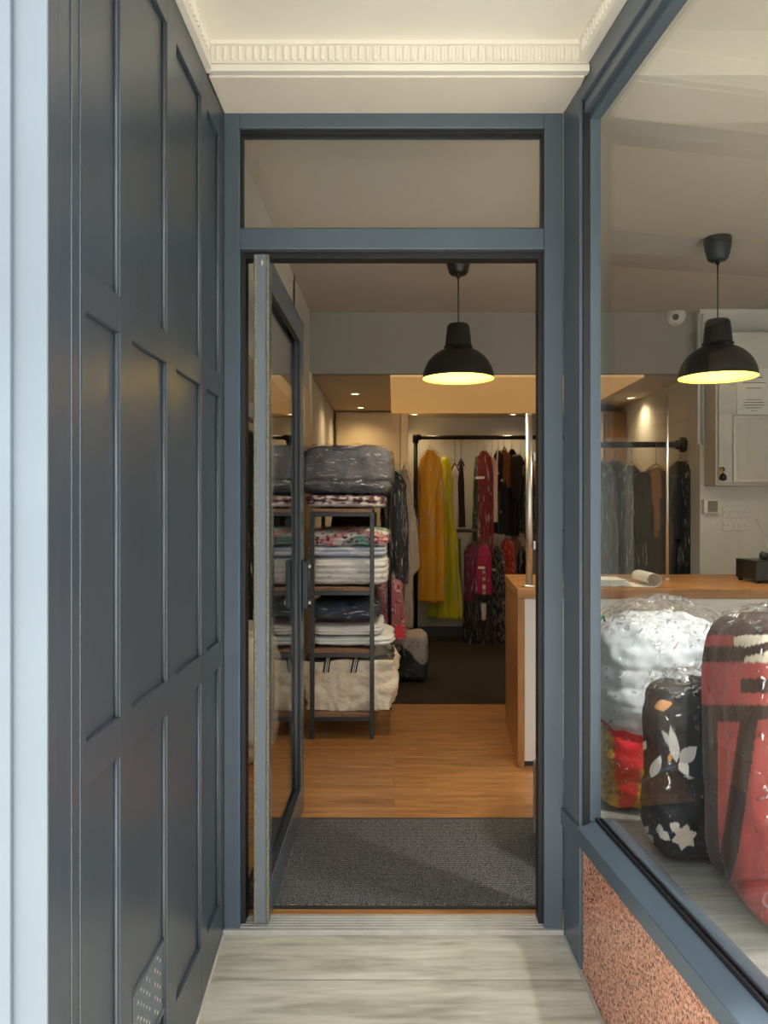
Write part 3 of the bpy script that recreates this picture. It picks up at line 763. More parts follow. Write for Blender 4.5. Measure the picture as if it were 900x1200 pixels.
def pole(x, y, z0, z1, r, label):
    t = thing('counter_pole', label, 'pole', (x, y, z0))
    MB().tube([(x, y, z0), (x, y, z1)], r, 20).build('tube', M['chrome'], t, True)
    MB().lathe([(r*.5, .0), (r*1.9, .0), (r*1.9, .008), (r*1.3, .014), (r*.5, .014)], (x, y, z0), 24).build('base_flange', M['chrome'], t, True)
    MB().lathe([(r*.1, .006), (r*.9, .004), (r*1.06, 0), (r*.5, -.002)], (x, y, z1), 20).build('end_cap', M['chrome'], t, True)
    return t
pole(PX(620, 3.96), 3.96, .907, PZ(486, 3.96), .018, 'polished steel pole rising from the counter corner in the doorway')
pole(PX(782, 4.35), 4.35, .907, PZ(464, 4.35), .008, 'slim steel pole on the counter seen through the window')
t = thing('counter_screen', 'clear screen clipped beside the steel pole on the counter', 'screen', (1.0, 3.96, .907))
MB().box(PX(632, 3.96), PX(742, 3.96), 3.957, 3.963, .915, PZ(513, 3.96)).build('acrylic_sheet', M['acrylic'], t)
for pz in (535, 639):
    zc = PZ(pz, 3.96)
    MB().box(PX(624.5, 3.96), PX(636, 3.96), 3.945, 3.975, zc-.021, zc+.021).build('clip', M['white_plastic'], t, bevel=.003)
for px in (660, 720): MB().box(PX(px, 3.96)-.02, PX(px, 3.96)+.02, 3.94, 3.98, .907, .918).build('foot', M['white_plastic'], t, bevel=.002)

# papers on the counter
t = thing('paper_stack', 'flat stack of white papers on the counter behind the window frame', 'papers', (1.08, 4.05, .907))
for k in range(4):
    MB().box(.99+.006*k, 1.235-.01*k, 3.97+.005*k, 4.19, .908+.009*k, .9155+.009*k).build('sheet', M['paper'], t, bevel=.001)
t = thing('rolled_paper', 'curled white paper roll at the edge of the paper stack', 'paper', (1.32, 4.08, .907))
def curl(u, v):
    a = -PI/2+u*PI*1.75; r = .038-.012*u
    return (1.335+r*1.2*math.cos(a), 3.95+.26*v, .946+r*math.sin(a))
def flat(u, v):
    return (1.335-.11*(1-u), 3.95+.26*v, .9085+.02*(1-u)**2*math.sin(v*3))
MB().grid(curl, 24, 8).build('curled_end', M['paper'], t, True, solid=.002)
MB().grid(flat, 8, 8).build('flat_end', M['paper'], t, True, solid=.002)

# card reader base
t = thing('cash_tray', 'small black box with feet on the counter under the wall cabinet', 'box', (2.08, 4.25, .907))
MB().box(1.955, 2.24, 4.15, 4.40, .922, 1.03).build('case', M['black_plastic'], t, bevel=.006)
for x in (1.975, 2.22):
    for y in (4.17, 4.38): MB().lathe([(.002, 0), (.012, 0), (.014, .016), (.002, .016)], (x, y, .907), 12).build('foot', M['rubber'], t)
MB().tube([(2.05, 4.27, 1.03), (2.055, 4.27, 1.05), (2.06, 4.265, 1.068)], [.02, .026, .02], 14).build('knob', M['black_plastic'], t, True)
MB().tube([(2.16, 4.40, .97), (2.20, 4.46, .99), (2.40, 5.0, 1.16), (2.47, 5.23, 1.24)], .003, 8).build('cable', M['white_plastic'], t, True)

# ---------------------------------------------------------------- wall behind the counter
t = thing('wall_cabinet', 'pale grey steel cabinet mounted on the wall behind counter', 'cabinet', (2.5, 5.25, 1.46))
MB().box(2.115, 2.94, 5.055, 5.249, PZ(569, 5.05), PZ(388, 5.05)).build('body', M['cabinet'], t, bevel=.006)
dd = MB().box(2.128, 2.93, 5.035, 5.054, PZ(567, 5.05)+.006, PZ(390, 5.05)).build('door', M['cabinet'], t, bevel=.004)
kx, kz = PX(846, 5.03), PZ(550, 5.03)
MB().tube([(kx, 5.036, kz), (kx, 5.018, kz)], .016, 18).build('lock', M['brass'], dd, True)
k = MB().tube([(kx, 5.019, kz), (kx+.002, 5.012, kz-.03)], .003, 8).build('key', M['brass'], dd, True)
MB().tube([(kx, 5.016, kz-.028), (kx, 5.012, kz-.04), (kx, 5.012, kz-.066), (kx, 5.015, kz-.075)], [.008, .02, .024, .008], 16).build('key_fob', plain('navy_fob', (28, 36, 58), .5), dd, True)
t = thing('framed_board', 'silver framed glazed board on the cabinet door', 'board', (2.5, 5.03, 1.6))
x0, x1, z0, z1 = PX(859, 5.03), 2.86, PZ(565, 5.03), PZ(487, 5.03)
MB().box(x0+.01, x1-.01, 5.022, 5.033, z0+.01, z1-.01).build('sheet', M['board'], t)
b = MB(); b.box(x0, x0+.02, 5.014, 5.034, z0, z1); b.box(x1-.02, x1, 5.014, 5.034, z0, z1); b.box(x0+.02, x1-.02, 5.014, 5.034, z0, z0+.02); b.box(x0+.02, x1-.02, 5.014, 5.034, z1-.02, z1)
b.build('rim', M['chrome'], t, bevel=.002)
t = thing('wall_notice', 'white printed notice taped above the silver framed board', 'notice', (2.35, 5.03, 1.95))
x0, x1, z0, z1 = PX(864, 5.03), PX(899, 5.03)+.02, PZ(486, 5.03), PZ(432, 5.03)
MB().box(x0, x1, 5.031, 5.034, z0, z1).build('sheet', M['paper'], t)
b = MB()
for i, wd in enumerate((.06, .075, .05)): MB().box((x0+x1)/2-wd, (x0+x1)/2+wd, 5.0298, 5.0312, z1-.06-.035*i, z1-.055-.035*i).build('print_line', M['ink'], t)
for i, wd in enumerate((.05, .066, .07, .05, .02)):
    MB().box((x0+x1)/2-wd, (x0+x1)/2+wd, 5.0298, 5.0312, z1-.205-.018*i, z1-.201-.018*i).build('print_line', M['ink'], t)
t = thing('wall_intercom', 'small white control box on the wall below the cabinet corner', 'control box', (PX(826, 5.22), 5.25, PZ(593, 5.22)))
x0, x1, z0, z1 = PX(820, 5.2)+.03, PX(837, 5.2)+.03, PZ(602, 5.2), PZ(585, 5.2)
MB().box(x0, x1, 5.20, 5.249, z0, z1).build('case', M['white_plastic'], t, bevel=.005)
MB().box(x0+.025, x1-.008, 5.195, 5.201, z0+.012, z1-.012).build('display', plain('grey_display', (128, 128, 122), .4, var=.2, varscale=90), t, bevel=.002)
def plate(zc, label):
    x0, x1 = PX(847, 5.24), PX(874, 5.24)
    t = thing('switch_plate', label, 'switch plate', (x0, 5.25, zc), 'double switch plates below the cabinet')
    MB().box(x0, x1, 5.24, 5.249, zc-.038, zc+.038).build('plate', M['white_plastic'], t, bevel=.003)
    for k in range(3):
        xx = x0+.035+.034*k; MB().box(xx, xx+.018, 5.234, 5.241, zc-.014, zc+.014).build('switch', M['white_plastic'], t, bevel=.002)
    for xx in (x0+.01, x1-.01): MB().tube([(xx, 5.241, zc), (xx, 5.238, zc)], .004, 10).build('screw', M['grey_metal'], t)
    return t
plate(PZ(600, 5.24), 'upper of two white switch plates below the wall cabinet')
plate(PZ(615.5, 5.24), 'lower of two white switch plates below the wall cabinet')
# dome camera
cx_, cyy, cz = PX(795, 5.26), 5.27, PZ(367, 5.27)
t = thing('security_camera', 'white dome security camera at the top of the bulkhead', 'camera', (cx_, 5.33, cz))
def cone(o, pr, n=28):
    b = MB()
    b.grid(lambda u, v: (cx_+pr[min(int(round(v*(len(pr)-1))), len(pr)-1)][0]*math.cos(2*PI*u), 5.329-pr[min(int(round(v*(len(pr)-1))), len(pr)-1)][1], cz-.01+pr[min(int(round(v*(len(pr)-1))), len(pr)-1)][0]*math.sin(2*PI*u)), n, len(pr)-1, True, True); return b
cone(None, [(.066, 0), (.066, .02), (.058, .05), (.05, .06)]).build('housing', M['white_plastic'], t, True)
cone(None, [(.048, .055), (.046, .075), (.036, .092), (.02, .10), (.003, .102)]).build('ball', M['white_plastic'], t, True).rotation_euler = (math.radians(14), 0, math.radians(-16))
cone(None, [(.022, .098), (.021, .104), (.003, .105)]).build('lens', M['black_plastic'], t, True).rotation_euler = (math.radians(14), 0, math.radians(-16))
t = thing('cable_trunking', 'two thin white cable pipes running down the wall corner', 'cable pipes', (2.13, 5.24, 2.0))
for x in (2.075, 2.105):
    MB().tube([(x, 5.236, 1.75), (x, 5.236, 2.64)], .009, 10).build('pipe', M['white_plastic'], t, True)
MB().tube([(2.105, 5.23, 2.46), (2.13, 5.225, 2.40), (2.2, 5.225, 2.41)], .006, 8).build('flex', M['black_plastic'], t, True)

# second rail, seen through the shop window
Y2, Z2 = 5.6, 1.78
t = thing('clothes_rail', 'short black pipe rail fixed to the wall behind the counter', 'clothes rail', (2.1, Y2, Z2))
MB().tube([(1.30, Y2, Z2), (2.115, Y2, Z2)], .022, 14).build('pipe', M['black_metal'], t, True)
MB().tube([(2.085, Y2, Z2), (2.118, Y2, Z2)], .055, 20).tube([(2.05, Y2, Z2), (2.09, Y2, Z2)], .034, 16).build('wall_flange', M['black_metal'], t, True)
b = MB().tube([(1.30, Y2, 0.004), (1.30, Y2, Z2+.02)], .022, 14).build('post', M['black_metal'], t, True)
G3 = 'garments on the rail behind the counter'
x2 = lambda px: PX(px, Y2)
zz = lambda py: PZ(py, Y2)
garment('coat', 'light grey coat in a shiny bag next to the window frame', 'coat', x2(703), Y2, Z2, zz(540), .45, .16, .046, (120, 120, 120), rot=-1.1, prof=coat, seed=31, cover=.05, group=G3)
garment('coat', 'mid grey long coat under plastic, second along the counter rail', 'coat', x2(721), Y2, Z2, zz(540), .42, .16, .046, (88, 88, 88), rot=-1.1, prof=coat, seed=32, cover=.05, group=G3)
garment('jacket', 'black sequinned jacket, middle of the counter rail', 'jacket', x2(740), Y2, Z2, zz(545), .40, .13, .05, (26, 26, 28), rot=-1.15, prof=coat, seed=33, cover=.03, group=G3, sleeves=((26, 26, 28), .55))
garment('suit', 'black suit open over a tan lining on a wooden hanger', 'suit', x2(766), Y2-.05, Z2, zz(548), .48, .125, .05, rot=-.25, prof=coat, seed=34, hanger='wood', group=G3,
        colors=lambda q: lin((150, 100, 56)) if (abs(q[0]) < .012+.05*(q[2]-1.1) and q[2] > 1.1) else lin((24, 24, 28)), sleeves=((24, 24, 28), .5))
garment('suit', 'black suit in crinkled plastic closest to the wall', 'suit', x2(798), Y2, Z2, zz(540), .44, .16, .046, (22, 22, 26), rot=-1.1, prof=coat, seed=35, cover=.04, group=G3, sleeves=((22, 22, 26), .55))
t = thing('wardrobe', 'brown fronted wardrobe behind the counter rail', 'wardrobe', (1.8, 7.3, .004))
MB().box(1.70, 2.115, 7.0, 7.5, .004, 2.2).build('carcass', M['cupboard'], t, bevel=.003)
MB().box(1.71, 1.90, 6.975, 6.998, .06, 2.19).build('door', M['cupboard_edge'], t, bevel=.003)
MB().box(1.91, 2.11, 6.975, 6.998, .06, 2.19).build('door', plain('tan_door', (150, 112, 66), .5), t, bevel=.003)

# ---------------------------------------------------------------- shelving unit
xa, xb2, ys, ye = PX(366, 4.38), PX(436, 4.38), 4.38, 5.06
t = thing('shelving_unit', 'charcoal metal shelving unit with brown boards behind the door', 'shelving unit', ((xa+xb2)/2, 4.68, 0))
for x in (xa, xb2):
    for y in (ys, ye):
        MB().box(x-.0125, x+.0125, y-.0125, y+.0125, 0, 1.29).build('post', M['shelf_metal'], t, bevel=.002)
def ring(z):
    b = MB()
    b.box(xa+.0125, xb2-.0125, ys-.010, ys+.010, z-.0225, z); b.box(xa+.0125, xb2-.0125, ye-.010, ye+.010, z-.0225, z)
    b.box(xa-.010, xa+.010, ys+.0125, ye-.0125, z-.0225, z); b.box(xb2-.010, xb2+.010, ys+.0125, ye-.0125, z-.0225, z); return b
for z in (.125, .488, .842, 1.29): ring(z).build('rail', M['shelf_metal'], t, bevel=.002)
for z in (.125, .488, .842, 1.29):
    MB().box(xa+.0, xb2-.0, ys-.006, ye+.006, z+.0005, z+.022).build('shelf', M['shelf_wood'], t, bevel=.002)
# sits on the shelves -------------------------------------------------
xm = (xa+xb2)/2
zt = 1.3125
G4 = 'laundered bedding on the shelving unit'
# purple quilt
t = thing('folded_quilt', 'folded purple and white patterned quilt under the grey duvet', 'quilt', (xm, 4.72, zt), G4)
bundle(xm+.01, 4.72, zt, zt+.085, .235, .30, 4.5, 6, 140, 48, (.45,), .012, .006, .006, seed=3).build('cloth', M['pattern'], t, True,
    colors=lambda q: lin((214, 206, 208)) if noise.noise((q[0]*38, q[1]*38, q[2]*60)) > .12 or q[2] < zt+.026 else lin((92, 46, 66)))
bundle(xm+.01, 4.72, zt+.001, zt+.084, .235, .30, 4.5, 6, 64, 30, grow=.006, nz=.010, seed=9).build('plastic_cover', M['film_w'], t, True)
# grey duvet
t = thing('duvet_bag', 'big slate grey duvet in clear wrapping on top of the shelves', 'duvet', (xm, 4.72, zt+.076), G4)
bundle(xm+.012, 4.72, zt+.080, zt+.372, .272, .305, 4.6, 6, 120, 70, (.26,), .010, .010, .014, seed=6).build('duvet', plain('slate_grey_quilting', (92, 94, 104), .8, bump=(16, .4, .02), var=.06), t, True)
bundle(xm+.012, 4.72, zt+.081, zt+.374, .272, .305, 4.8, 6, 120, 70, (.26,), .010, .014, .020, 7, seed=16, grow=.008).build('plastic_cover', M['film_w'], t, True)
# third shelf
z3 = .8645
t = thing('folded_duvet', 'thick white quilted duvet folded on the upper board', 'duvet', (xm, 4.72, z3), G4)
bundle(xm+.03, 4.72, z3, z3+.172, .230, .305, 6, 7, 120, 70, (.22, .42, .62, .82), .008, .007, .006, seed=11).build('cloth', M['white_cloth'], t, True)
bundle(xm+.03, 4.72, z3+.001, z3+.172, .230, .305, 6, 7, 64, 36, grow=.007, nz=.010, ns=8, seed=12).build('plastic_cover', M['film_w'], t, True)
t = thing('folded_sheet', 'pale blue folded sheet above the thick white duvet', 'sheet', (xm, 4.72, z3+.166), G4)
bundle(xm+.02, 4.72, z3+.166, z3+.236, .232, .305, 4.5, 7, 110, 40, (.5,), .010, .006, .005, seed=13).build('cloth', M['pattern'], t, True,
    colors=lambda q: lin((176, 190, 214)) if noise.noise((q[0]*10, q[1]*10, q[2]*26)) > -.15 else lin((222, 224, 230)))
t = thing('folded_quilt', 'pink and teal flowered quilt topmost on the upper board', 'quilt', (xm, 4.72, z3+.223), G4)
def flor(q):
    n = noise.noise((q[0]*7+5, q[1]*7, q[2]*14)); m = noise.noise((q[0]*46, q[1]*46, q[2]*46+4))
    c = (228, 218, 214)
    if n > .14: c = (224, 160, 164)
    elif n < -.2: c = (112, 178, 166)
    if m > .24: c = (110, 40, 66) if q[2] < z3+.30 else (90, 110, 80)
    return lin(c)
bundle(xm+.03, 4.72, z3+.223, z3+.332, .234, .305, 4, 7, 200, 70, (.3, .55), .012, .006, .012, seed=14).build('cloth', M['pattern'], t, True, colors=flor)
bundle(xm+.03, 4.72, z3+.224, z3+.334, .234, .305, 4, 7, 64, 36, grow=.008, nz=.014, ns=8, seed=15).build('plastic_cover', M['film_w'], t, True)
# second shelf
z2 = .5105
t = thing('folded_sheet', 'soft white folded sheets spilling past the lower board', 'sheets', (xm, 4.72, z2), G4)
bundle(xm+.045, 4.72, z2, z2+.070, .250, .305, 3.4, 6, 110, 44, (.5,), .010, .006, .012, seed=21).build('cloth', plain('white_sheet', (226, 230, 230), .85, bump=(9, .3, .02)), t, True)
t = thing('folded_sheet', 'crisp white folded sheet under the navy duvet', 'sheet', (xm, 4.72, z2+.066), G4)
bundle(xm+.02, 4.72, z2+.064, z2+.134, .212, .305, 4.5, 7, 110, 44, (.33, .66), .008, .005, .006, seed=22).build('cloth', M['white_cloth'], t, True)
t = thing('duvet_bag', 'navy duvet with maroon edge wrapped in film on the lower board', 'duvet', (xm, 4.72, z2+.13), G4)
bundle(xm+.01, 4.72, z2+.130, z2+.272, .208, .305, 2.8, 6, 120, 60, (.16,), .006, .006, .008, seed=23).build('duvet', M['pattern'], t, True,
    colors=lambda q: lin((112, 34, 42)) if q[2] < z2+.156 else lin((44, 62, 82)))
bundle(xm+.01, 4.72, z2+.131, z2+.274, .208, .305, 3, 6, 90, 44, grow=.008, nz=.016, ns=9, seed=24).build('plastic_cover', M['film_w'], t, True)
# cream tote on the bottom shelf
t = thing('laundry_tote', 'large crumpled cream woven tote with striped handles', 'tote bag', (xm, 4.68, .148), None)
bx0, bx1, by0, by1 = xa-.066, .005, ys+.028, 4.96
def tote(u, v):
    a = 2*PI*u
    sx, sy = sup(a, 9)
    k = .90+.10*sstep(0, .5, v)-.03*sstep(.7, 1, v)
    cx, cy_ = (bx0+bx1)/2, (by0+by1)/2
    n = .022*noise.noise((sx*2.3, sy*2.3, v*3.1))+.028*abs(noise.noise((sx*4, sy*4, v*4+3)))+.012*abs(noise.noise((sx*9, sy*9, v*8+3)))
    x = cx+sx*((bx1-bx0)/2*k+n); y = cy_+sy*((by1-by0)/2-.015+n*.6)
    return (x, max(y, ys+.016), .149+.29*v*(1-.06*noise.noise((sx*1.5+2, sy*1.5, 0)))+.01*(1-v)*abs(sx)**3)
MB().grid(tote, 140, 40, True).build('woven_body', M['cream_bag'], t, True, solid=.003)
MB().grid(lambda u, v: ((bx0+bx1)/2+(u-.5)*(bx1-bx0)*.93, (by0+by1)/2+(v-.5)*(by1-by0)*.9, .36+.05*noise.noise((u*4, v*4, 1))+.03*math.sin(PI*v)), 24, 24).build('laundry_inside', M['bag_in'], t, True)
M['stripe'] = None
m, nt, out = newmat('black_white_webbing'); bb = N(nt, 'BsdfPrincipled'); L(nt, bb, 'BSDF', out, 'Surface')
a_ = N(nt, 'VertexColor', layer_name='pattern'); L(nt, a_, 'Color', bb, 'Base Color'); M['stripe'] = m
def strap(xc, lean):
    def f(u, v):
        z = .40+.13*math.sin(PI*min(v*1.0, 1))*1.0 if v < .5 else .40+.13*math.sin(PI*v)
        s = u-.5
        y = ys+.012+.16*sstep(.35, .75, v)
        return (xc+s*.034+lean*z*.6-lean*.24, y, .385+.075*math.sin(PI*min(v, .999)) if v > .12 else .385)
    def f2(u, v):
        z = .375+.10*v; return (xc+(u-.5)*.036+lean*v, ys+.0155-(.004)*0+.05*v*v, z)
    return MB().grid(f2, 14, 10)
for xc, lean in ((PX(382, 4.4), .012), (PX(414, 4.4), .02)):
    strap(xc, lean).build('handle', M['stripe'], t, False, solid=.003, colors=lambda q, xc=xc, lean=lean: lin((228, 224, 214)) if int(((q[0]-xc-lean*(q[2]-.375)/.10)+.018)/.036*6.99) in (2, 4) else lin((22, 22, 24)))
for xc, lean in ((PX(393, 4.9), .0), (PX(418, 4.9), .03)):
    def f3(u, v, xc=xc, lean=lean): return (xc+(u-.5)*.036+lean*v, 4.86, .40+.11*v)
    MB().grid(f3, 14, 8).build('handle', M['stripe'], t, False, solid=.003, colors=lambda q, xc=xc, lean=lean: lin((228, 224, 214)) if int(((q[0]-xc-lean*(q[2]-.40)/.11)+.018)/.036*6.99) in (2, 4) else lin((22, 22, 24)))

# ---------------------------------------------------------------- garments hanging beside the shelves
YH = 5.05
t = thing('clothes_rail', 'dark rail reaching back from behind the grey duvet', 'clothes rail', (-.03, 5.4, 1.62))
MB().tube([(-.03, 5.02, 1.60), (-.03, 6.0, 1.60)], .014, 12).build('bar', M['black_metal'], t, True)
for y in (5.03, 5.98): MB().tube([(-.03, y, .002), (-.03, y, 1.60)], .012, 12).build('post', M['black_metal'], t, True)
hx = lambda px: PX(px, 5.2)
hz = lambda py: PZ(py, 5.2)
G5 = 'garments hanging behind the shelves'
garment('coat', 'black garment in shiny plastic beside the grey duvet', 'coat', hx(462), 5.2, 1.60, hz(552), hz(684), .085, .07, (24, 22, 26), rot=.2, prof=coat, seed=41, cover=.34, group=G5)
garment('coat', 'beige plastic shrouded garment between black coat and rail post', 'coat', hx(474), 5.42, 1.60, PZ(550, 5.42), PZ(735, 5.42), .075, .07, (150, 132, 112), rot=.2, prof=[(0, .3), (.1, .7), (.5, 1.25), (.62, 1.3), (.68, .7), (1, .7)], seed=42, cover=.01, group=G5)
garment('dress', 'dusty pink flowered dress hanging low behind the navy duvet', 'dress', hx(452), 5.12, 1.60, hz(672), hz(746), .12, .06, rot=.1, prof=slim, seed=43, cover=.02, group=G5, colors=floral((150, 84, 88), [(196, 150, 150), (110, 40, 52)], 20, .1))
t = thing('red_ticket', 'small bright red ticket pinned to the plastic by the sheets', 'ticket', (hx(468), 5.0, hz(735)))
MB().box(hx(463), hx(473), 4.985, 4.990, hz(742), hz(728)).build('card', M['red_tag'], t, bevel=.001)
MB().box(hx(467), hx(470), 4.980, 4.992, hz(729), hz(725)).build('clip', M['red_tag'], t)

# dark stock behind the top shelf gap
garment('coat', 'black coat seen through the gap under the purple quilt', 'coat', PX(412, 5.25), 5.30, 1.60, 1.50, .75, .13, .06, (16, 16, 18), prof=coat, seed=44, group=G5)

# laundry bag on the carpet
t = thing('laundry_bag', 'black and grey zipped laundry bag standing on the carpet', 'laundry bag', (.10, 5.95, .004))
bx = PX(478, 5.8); hxw = .150
bundle(bx, 5.95, .005, .36, hxw, .17, 9, 8, 110, 60, (), 0, 0, .012, seed=51).build('body', M['pattern'], t, True,
    colors=lambda q: lin((26, 28, 34)) if q[2] < .20+.06*math.sin(q[0]*22) else lin((158, 150, 146)))
bundle(bx, 5.95, .006, .362, hxw, .17, 9, 8, 60, 40, grow=.006, nz=.02, seed=52).build('plastic_cover', M['film'], t, True)
def hf(u, v):
    a = PI*v; return (bx-.06+.065*math.cos(a)+(u-.5)*.0, 5.772-.0*v+(u-.5)*.002, .12+.22*math.sin(a))
MB().tube([(bx-.145, 5.772, .06), (bx-.125, 5.768, .2), (bx-.085, 5.765, .31), (bx-.045, 5.768, .30), (bx-.02, 5.772, .18)], [.013]*5, 8).build('strap', cloth((78, 92, 106)), t, True, subsurf=1)

# ---------------------------------------------------------------- recess behind the door leaf
t = thing('clothes_rail', 'rail in the recess behind the open door', 'clothes rail', (-.8, 3.3, 1.8))
MB().tube([(-.79, 2.75, 1.80), (-.79, 4.44, 1.80)], .013, 12).build('bar', M['black_metal'], t, True)
for y in (2.76, 4.43): MB().tube([(-.79, y, 1.80), (-.79, y, 1.93)], .009, 10).build('bracket', M['black_metal'], t, True)
garment('coat', 'black coat glimpsed between jamb and open door edge', 'coat', -.78, 3.75, 1.80, 1.72, .78, .16, .10, (14, 14, 16), prof=coat, seed=61, cover=.08)
t = thing('laundry_sack', 'white laundry sack on the floor behind the open door', 'sack', (-.8, 3.95, 0))
bundle(-.80, 4.05, .002, .66, .17, .22, 4, 4, 80, 60, (.3, .6), .01, .01, .03, seed=62).build('cloth', plain('white_sack', (222, 214, 204), .8, bump=(8, .4, .03)), t, True)

# ---------------------------------------------------------------- the window display
ZP = .301
def film_tuft(cx, cy, z0, z1, hx, hy, seed, eh=3.):
    """gathered loose film on top of a bag"""
    def f(u, v):
        a = 2*PI*u; k = (1-v)**.55*(.985)
        n = 1+(.05+.14*v)*noise.noise((math.cos(a)*3+seed, math.sin(a)*3, v*2))+.10*v*math.sin(9*a+seed)
        sx, sy = sup(a, eh)
        return (cx+hx*sx*k*n, cy+hy*sy*k*n, z0+(z1-z0)*(v**.7)+.02*noise.noise((math.cos(a)*4, math.sin(a)*4+seed, v*5)))
    return MB().grid(f, 90, 26, True)
# white duvet over red and gold satin
cx_, cy_ = .918, 2.68
t = thing('duvet_bag', 'puffy white duvet over red and gold satin in a clear bag', 'bagged duvet', (cx_, cy_, ZP))
def wl(q):
    return 0
zs = .545
gro = []
b = bundle(cx_, cy_, zs-.02, .945, .232, .20, 3.2, 3.2, 150, 110, (.18, .33, .47, .62), .004, .008, .016, 6, seed=71, sag=lambda x, y, z: -.10*(x+.1)*(1 if z < 0 else 0)*min(1, -z*1.5) if x > -.25 else 0)
b.build('white_duvet', plain('white_quilting', (226, 229, 232), .8, bump=(11, .25, .02)), t, True)
def satin(q):
    x, y, z = q
    u = (x-cx_+.23)
    if u < .055+.02*math.sin(z*9): 
        return lin((206, 168, 40)) if noise.noise((x*70, y*70, z*70)) > -.12 else lin((170, 120, 24))
    cxr = .115+.15*(zs-z-.10)
    if z < .46 and abs(u-.135-.10*(z-.38)) < .026:
        return lin((204, 160, 40)) if noise.noise((x*70, y*70, z*70)) > -.1 else lin((150, 110, 30))
    if z < .335: return lin((210, 34, 82))
    return lin((226, 26, 48)) if noise.noise((x*9, y*9, z*4)) > -.2 else lin((204, 14, 46))
bundle(cx_-.015, cy_+.0, ZP, zs+.03, .212, .175, 5, 3.4, 170, 90, (), 0, 0, .022, 5, seed=72).build('satin_cover', M['pattern'], t, True, colors=satin)
bundle(cx_, cy_, ZP+.001, .950, .236, .203, 3.6, 3.2, 130, 100, grow=.010, nz=.016, ns=8, seed=73).build('plastic_cover', M['film_d'], t, True)
film_tuft(cx_+.015, cy_, .90, 1.005, .238, .21, 3.3).build('bag_neck', M['film_n'], t, True)
MB().tube([(cx_-.23, cy_-.08, .90), (cx_-.235, cy_-.10, .93), (cx_-.215, cy_-.10, .95), (cx_-.205, cy_-.08, .93)], .004, 8).build('green_tie', cloth((16, 110, 70)), t, True)

# black flowered bedding
fx, fy = .868, 2.245
t = thing('bedding_bag', 'black bedding printed with cream blossoms in a clear bag', 'bagged bedding', (fx, fy, ZP))
def petal(x, z, cx, cz, ang, ln, wd):
    ca, sa = math.cos(ang), math.sin(ang); u = (x-cx)*ca+(z-cz)*sa; v = -(x-cx)*sa+(z-cz)*ca
    if u < 0 or u > ln: return False
    return abs(v) < wd*math.sin(PI*(u/ln)**.8)
PET = []
for a in range(6): PET.append((802, 981, a*60+18, 16, 5.4, (236, 214, 196)))
for (px, py, an, ln, wd, c) in ((793, 893, 100, 44, 6, (226, 220, 210)), (797, 893, 43, 27, 9, (196, 192, 188)), (797, 891, -63, 21, 6, (238, 232, 220)),
        (763, 911, 66, 29, 6, (228, 224, 214)), (785, 893, 89, 11, 2.6, (224, 168, 92)), (767, 829, 14, 22, 6.5, (222, 160, 110)), (793, 880, 126, 31, 4.5, (190, 188, 184)),
        (752, 978, 51, 13, 4.5, (232, 222, 210)), (758, 978, -51, 13, 4, (232, 222, 210)), (773, 977, 92, 12, 4, (236, 228, 216)), (772, 973, -43, 18, 5, (236, 228, 216)), (796, 972, 149, 13, 6, (240, 228, 214)),
        (748, 962, 103, 18, 4.5, (232, 222, 210)), (745, 1003, -69, 18, 4, (220, 206, 196)), (752, 880, 69, 13, 3.6, (214, 208, 200)), (845, 900, 80, 20, 6, (226, 220, 210)), (850, 960, 20, 16, 5, (230, 222, 212))):
    PET.append((px, py, an, ln, wd, c))
def blossoms(q):
    x, y, z = q
    px, py = 462+x*900/y, 597+(H-z)*900/y
    if y < fy+.105:
        for (cx, cy, an, ln, wd, c) in PET:
            if petal(px, -py, cx, -cy, math.radians(an), ln, wd): return lin(c)
        d = px-752
        if 0 < d < 41 and abs(py-(917-.72*d+.006*d*d)) < 1.5: return lin((40, 84, 110))
        if 755 < px < 796 and abs(py-974-1.5*math.sin((px-755)*.07)) < 1.3: return lin((48, 92, 116))
    return lin((34, 35, 42))
zf1 = H-(812-597)*2.14/900
bundle(fx, fy, ZP+.012, zf1, .128, .108, 6, 4.5, 600, 260, (), 0, 0, .010, 6, seed=81).build('printed_bedding', M['pattern'], t, True, colors=blossoms)
bundle(fx, fy, ZP+.001, zf1+.008, .129, .109, 6, 4.5, 110, 90, grow=.008, nz=.014, ns=9, seed=82).build('plastic_cover', M['film_d'], t, True)
film_tuft(fx+.01, fy, zf1-.01, zf1+.05, .13, .11, 5.1).build('bag_neck', M['film_n'], t, True)
bundle(fx+.045, fy-.045, zf1-.10, zf1+.028, .075, .07, 3, 3, 50, 40, nz=.02, ns=14, seed=83).build('bunched_corner', cloth((20, 20, 24), .6), t, True)

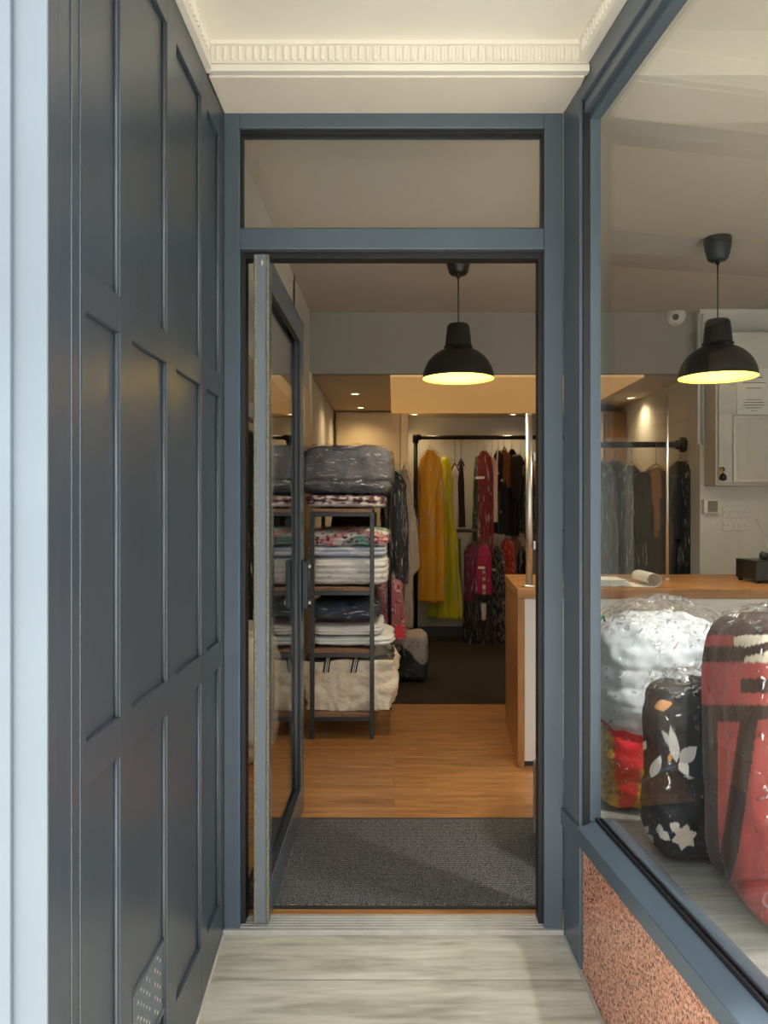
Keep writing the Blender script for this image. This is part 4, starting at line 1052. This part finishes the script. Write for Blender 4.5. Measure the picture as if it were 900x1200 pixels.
# red plush blanket
rx, ry = 1.095, 1.945
t = thing('blanket_bag', 'rust red plush blanket with brown binding in a clear bag', 'bagged blanket', (rx, ry, ZP))
K2 = 1.77/900
def rpx(x, y): return 462+x*900/y
def rpy(z, y): return 597+(H-z)*900/y
RED, BRN = (176, 80, 74), (70, 48, 42)
def plush(q):
    x, y, z = q
    px, py = rpx(x, y), rpy(z, y)
    c = RED
    if y < ry+.20:
        lobe = sstep(835, 835.01, px)
        right = 884-(py-850)*.145 if py < 1000 else 862-(py-1000)*.30
        if py > 826:
            if px < 841+max(0, (py-960)*.05): c = BRN
            elif py < 846-.12*(px-860)**2*.02: c = BRN
            elif right-18 < px < right+3: c = BRN
            elif py > 1032 and px < right: c = BRN
        else:
            if 795 < py < 812 and px > 868: c = BRN
            elif 757 < py < 776 and px < 872: c = BRN
            elif 776 > py > 744 and px >= 860: c = (222, 206, 182) if (py+px*.25) % 26 < 15 else BRN
            elif py <= 744: c = BRN
    n = noise.noise((x*14, y*14, z*14))
    cc = lin(c); k = 1+.22*n
    return tuple(min(1, v*k) for v in cc)
def rbody():
    h0, h1 = ZP+.004, 1.035
    def fn(u, v):
        a = 2*PI*u; ph = PI*(v-.5)*.999
        r, zz_ = sup(ph, 7)
        x, y = sup(a, 5.5); x *= r; y *= r
        z = (h0+h1)/2+(h1-h0)/2*zz_
        d = .012*noise.noise((x*3, y*3, z*5))
        # soft folded lobes
        X_, Y_ = rx+x*(.258+d), ry+y*(.205+d)
        if True:
            px, py = rpx(X_, Y_), rpy(z, Y_)
            right = 884-(py-850)*.145
            g = math.exp(-((px-(right-6))/7)**2)*sstep(826, 850, py)
            g += math.exp(-((py-822)/8)**2)*sstep(900, 850, px)*.8
            g += .9*math.exp(-((py-1040)/7)**2)*sstep(845, 862, px)+.7*math.exp(-((py-1070)/6)**2)*sstep(845, 862, px)+.6*math.exp(-((py-980)/9)**2)*sstep(868, 885, px)
            Y_ += .028*g; X_ += .010*g
        return (X_, Y_, z)
    return MB().grid(fn, 420, 260, True, True)
rbody().build('plush_blanket', M['plush'], t, True, colors=plush)
bundle(rx, ry, ZP+.001, 1.045, .262, .210, 7, 5.5, 130, 100, grow=.010, nz=.014, ns=4, seed=92).build('plastic_cover', M['film_d'], t, True)
film_tuft(rx+.01, ry, 1.02, 1.075, .258, .205, 7.7).build('bag_neck', M['film_n'], t, True)
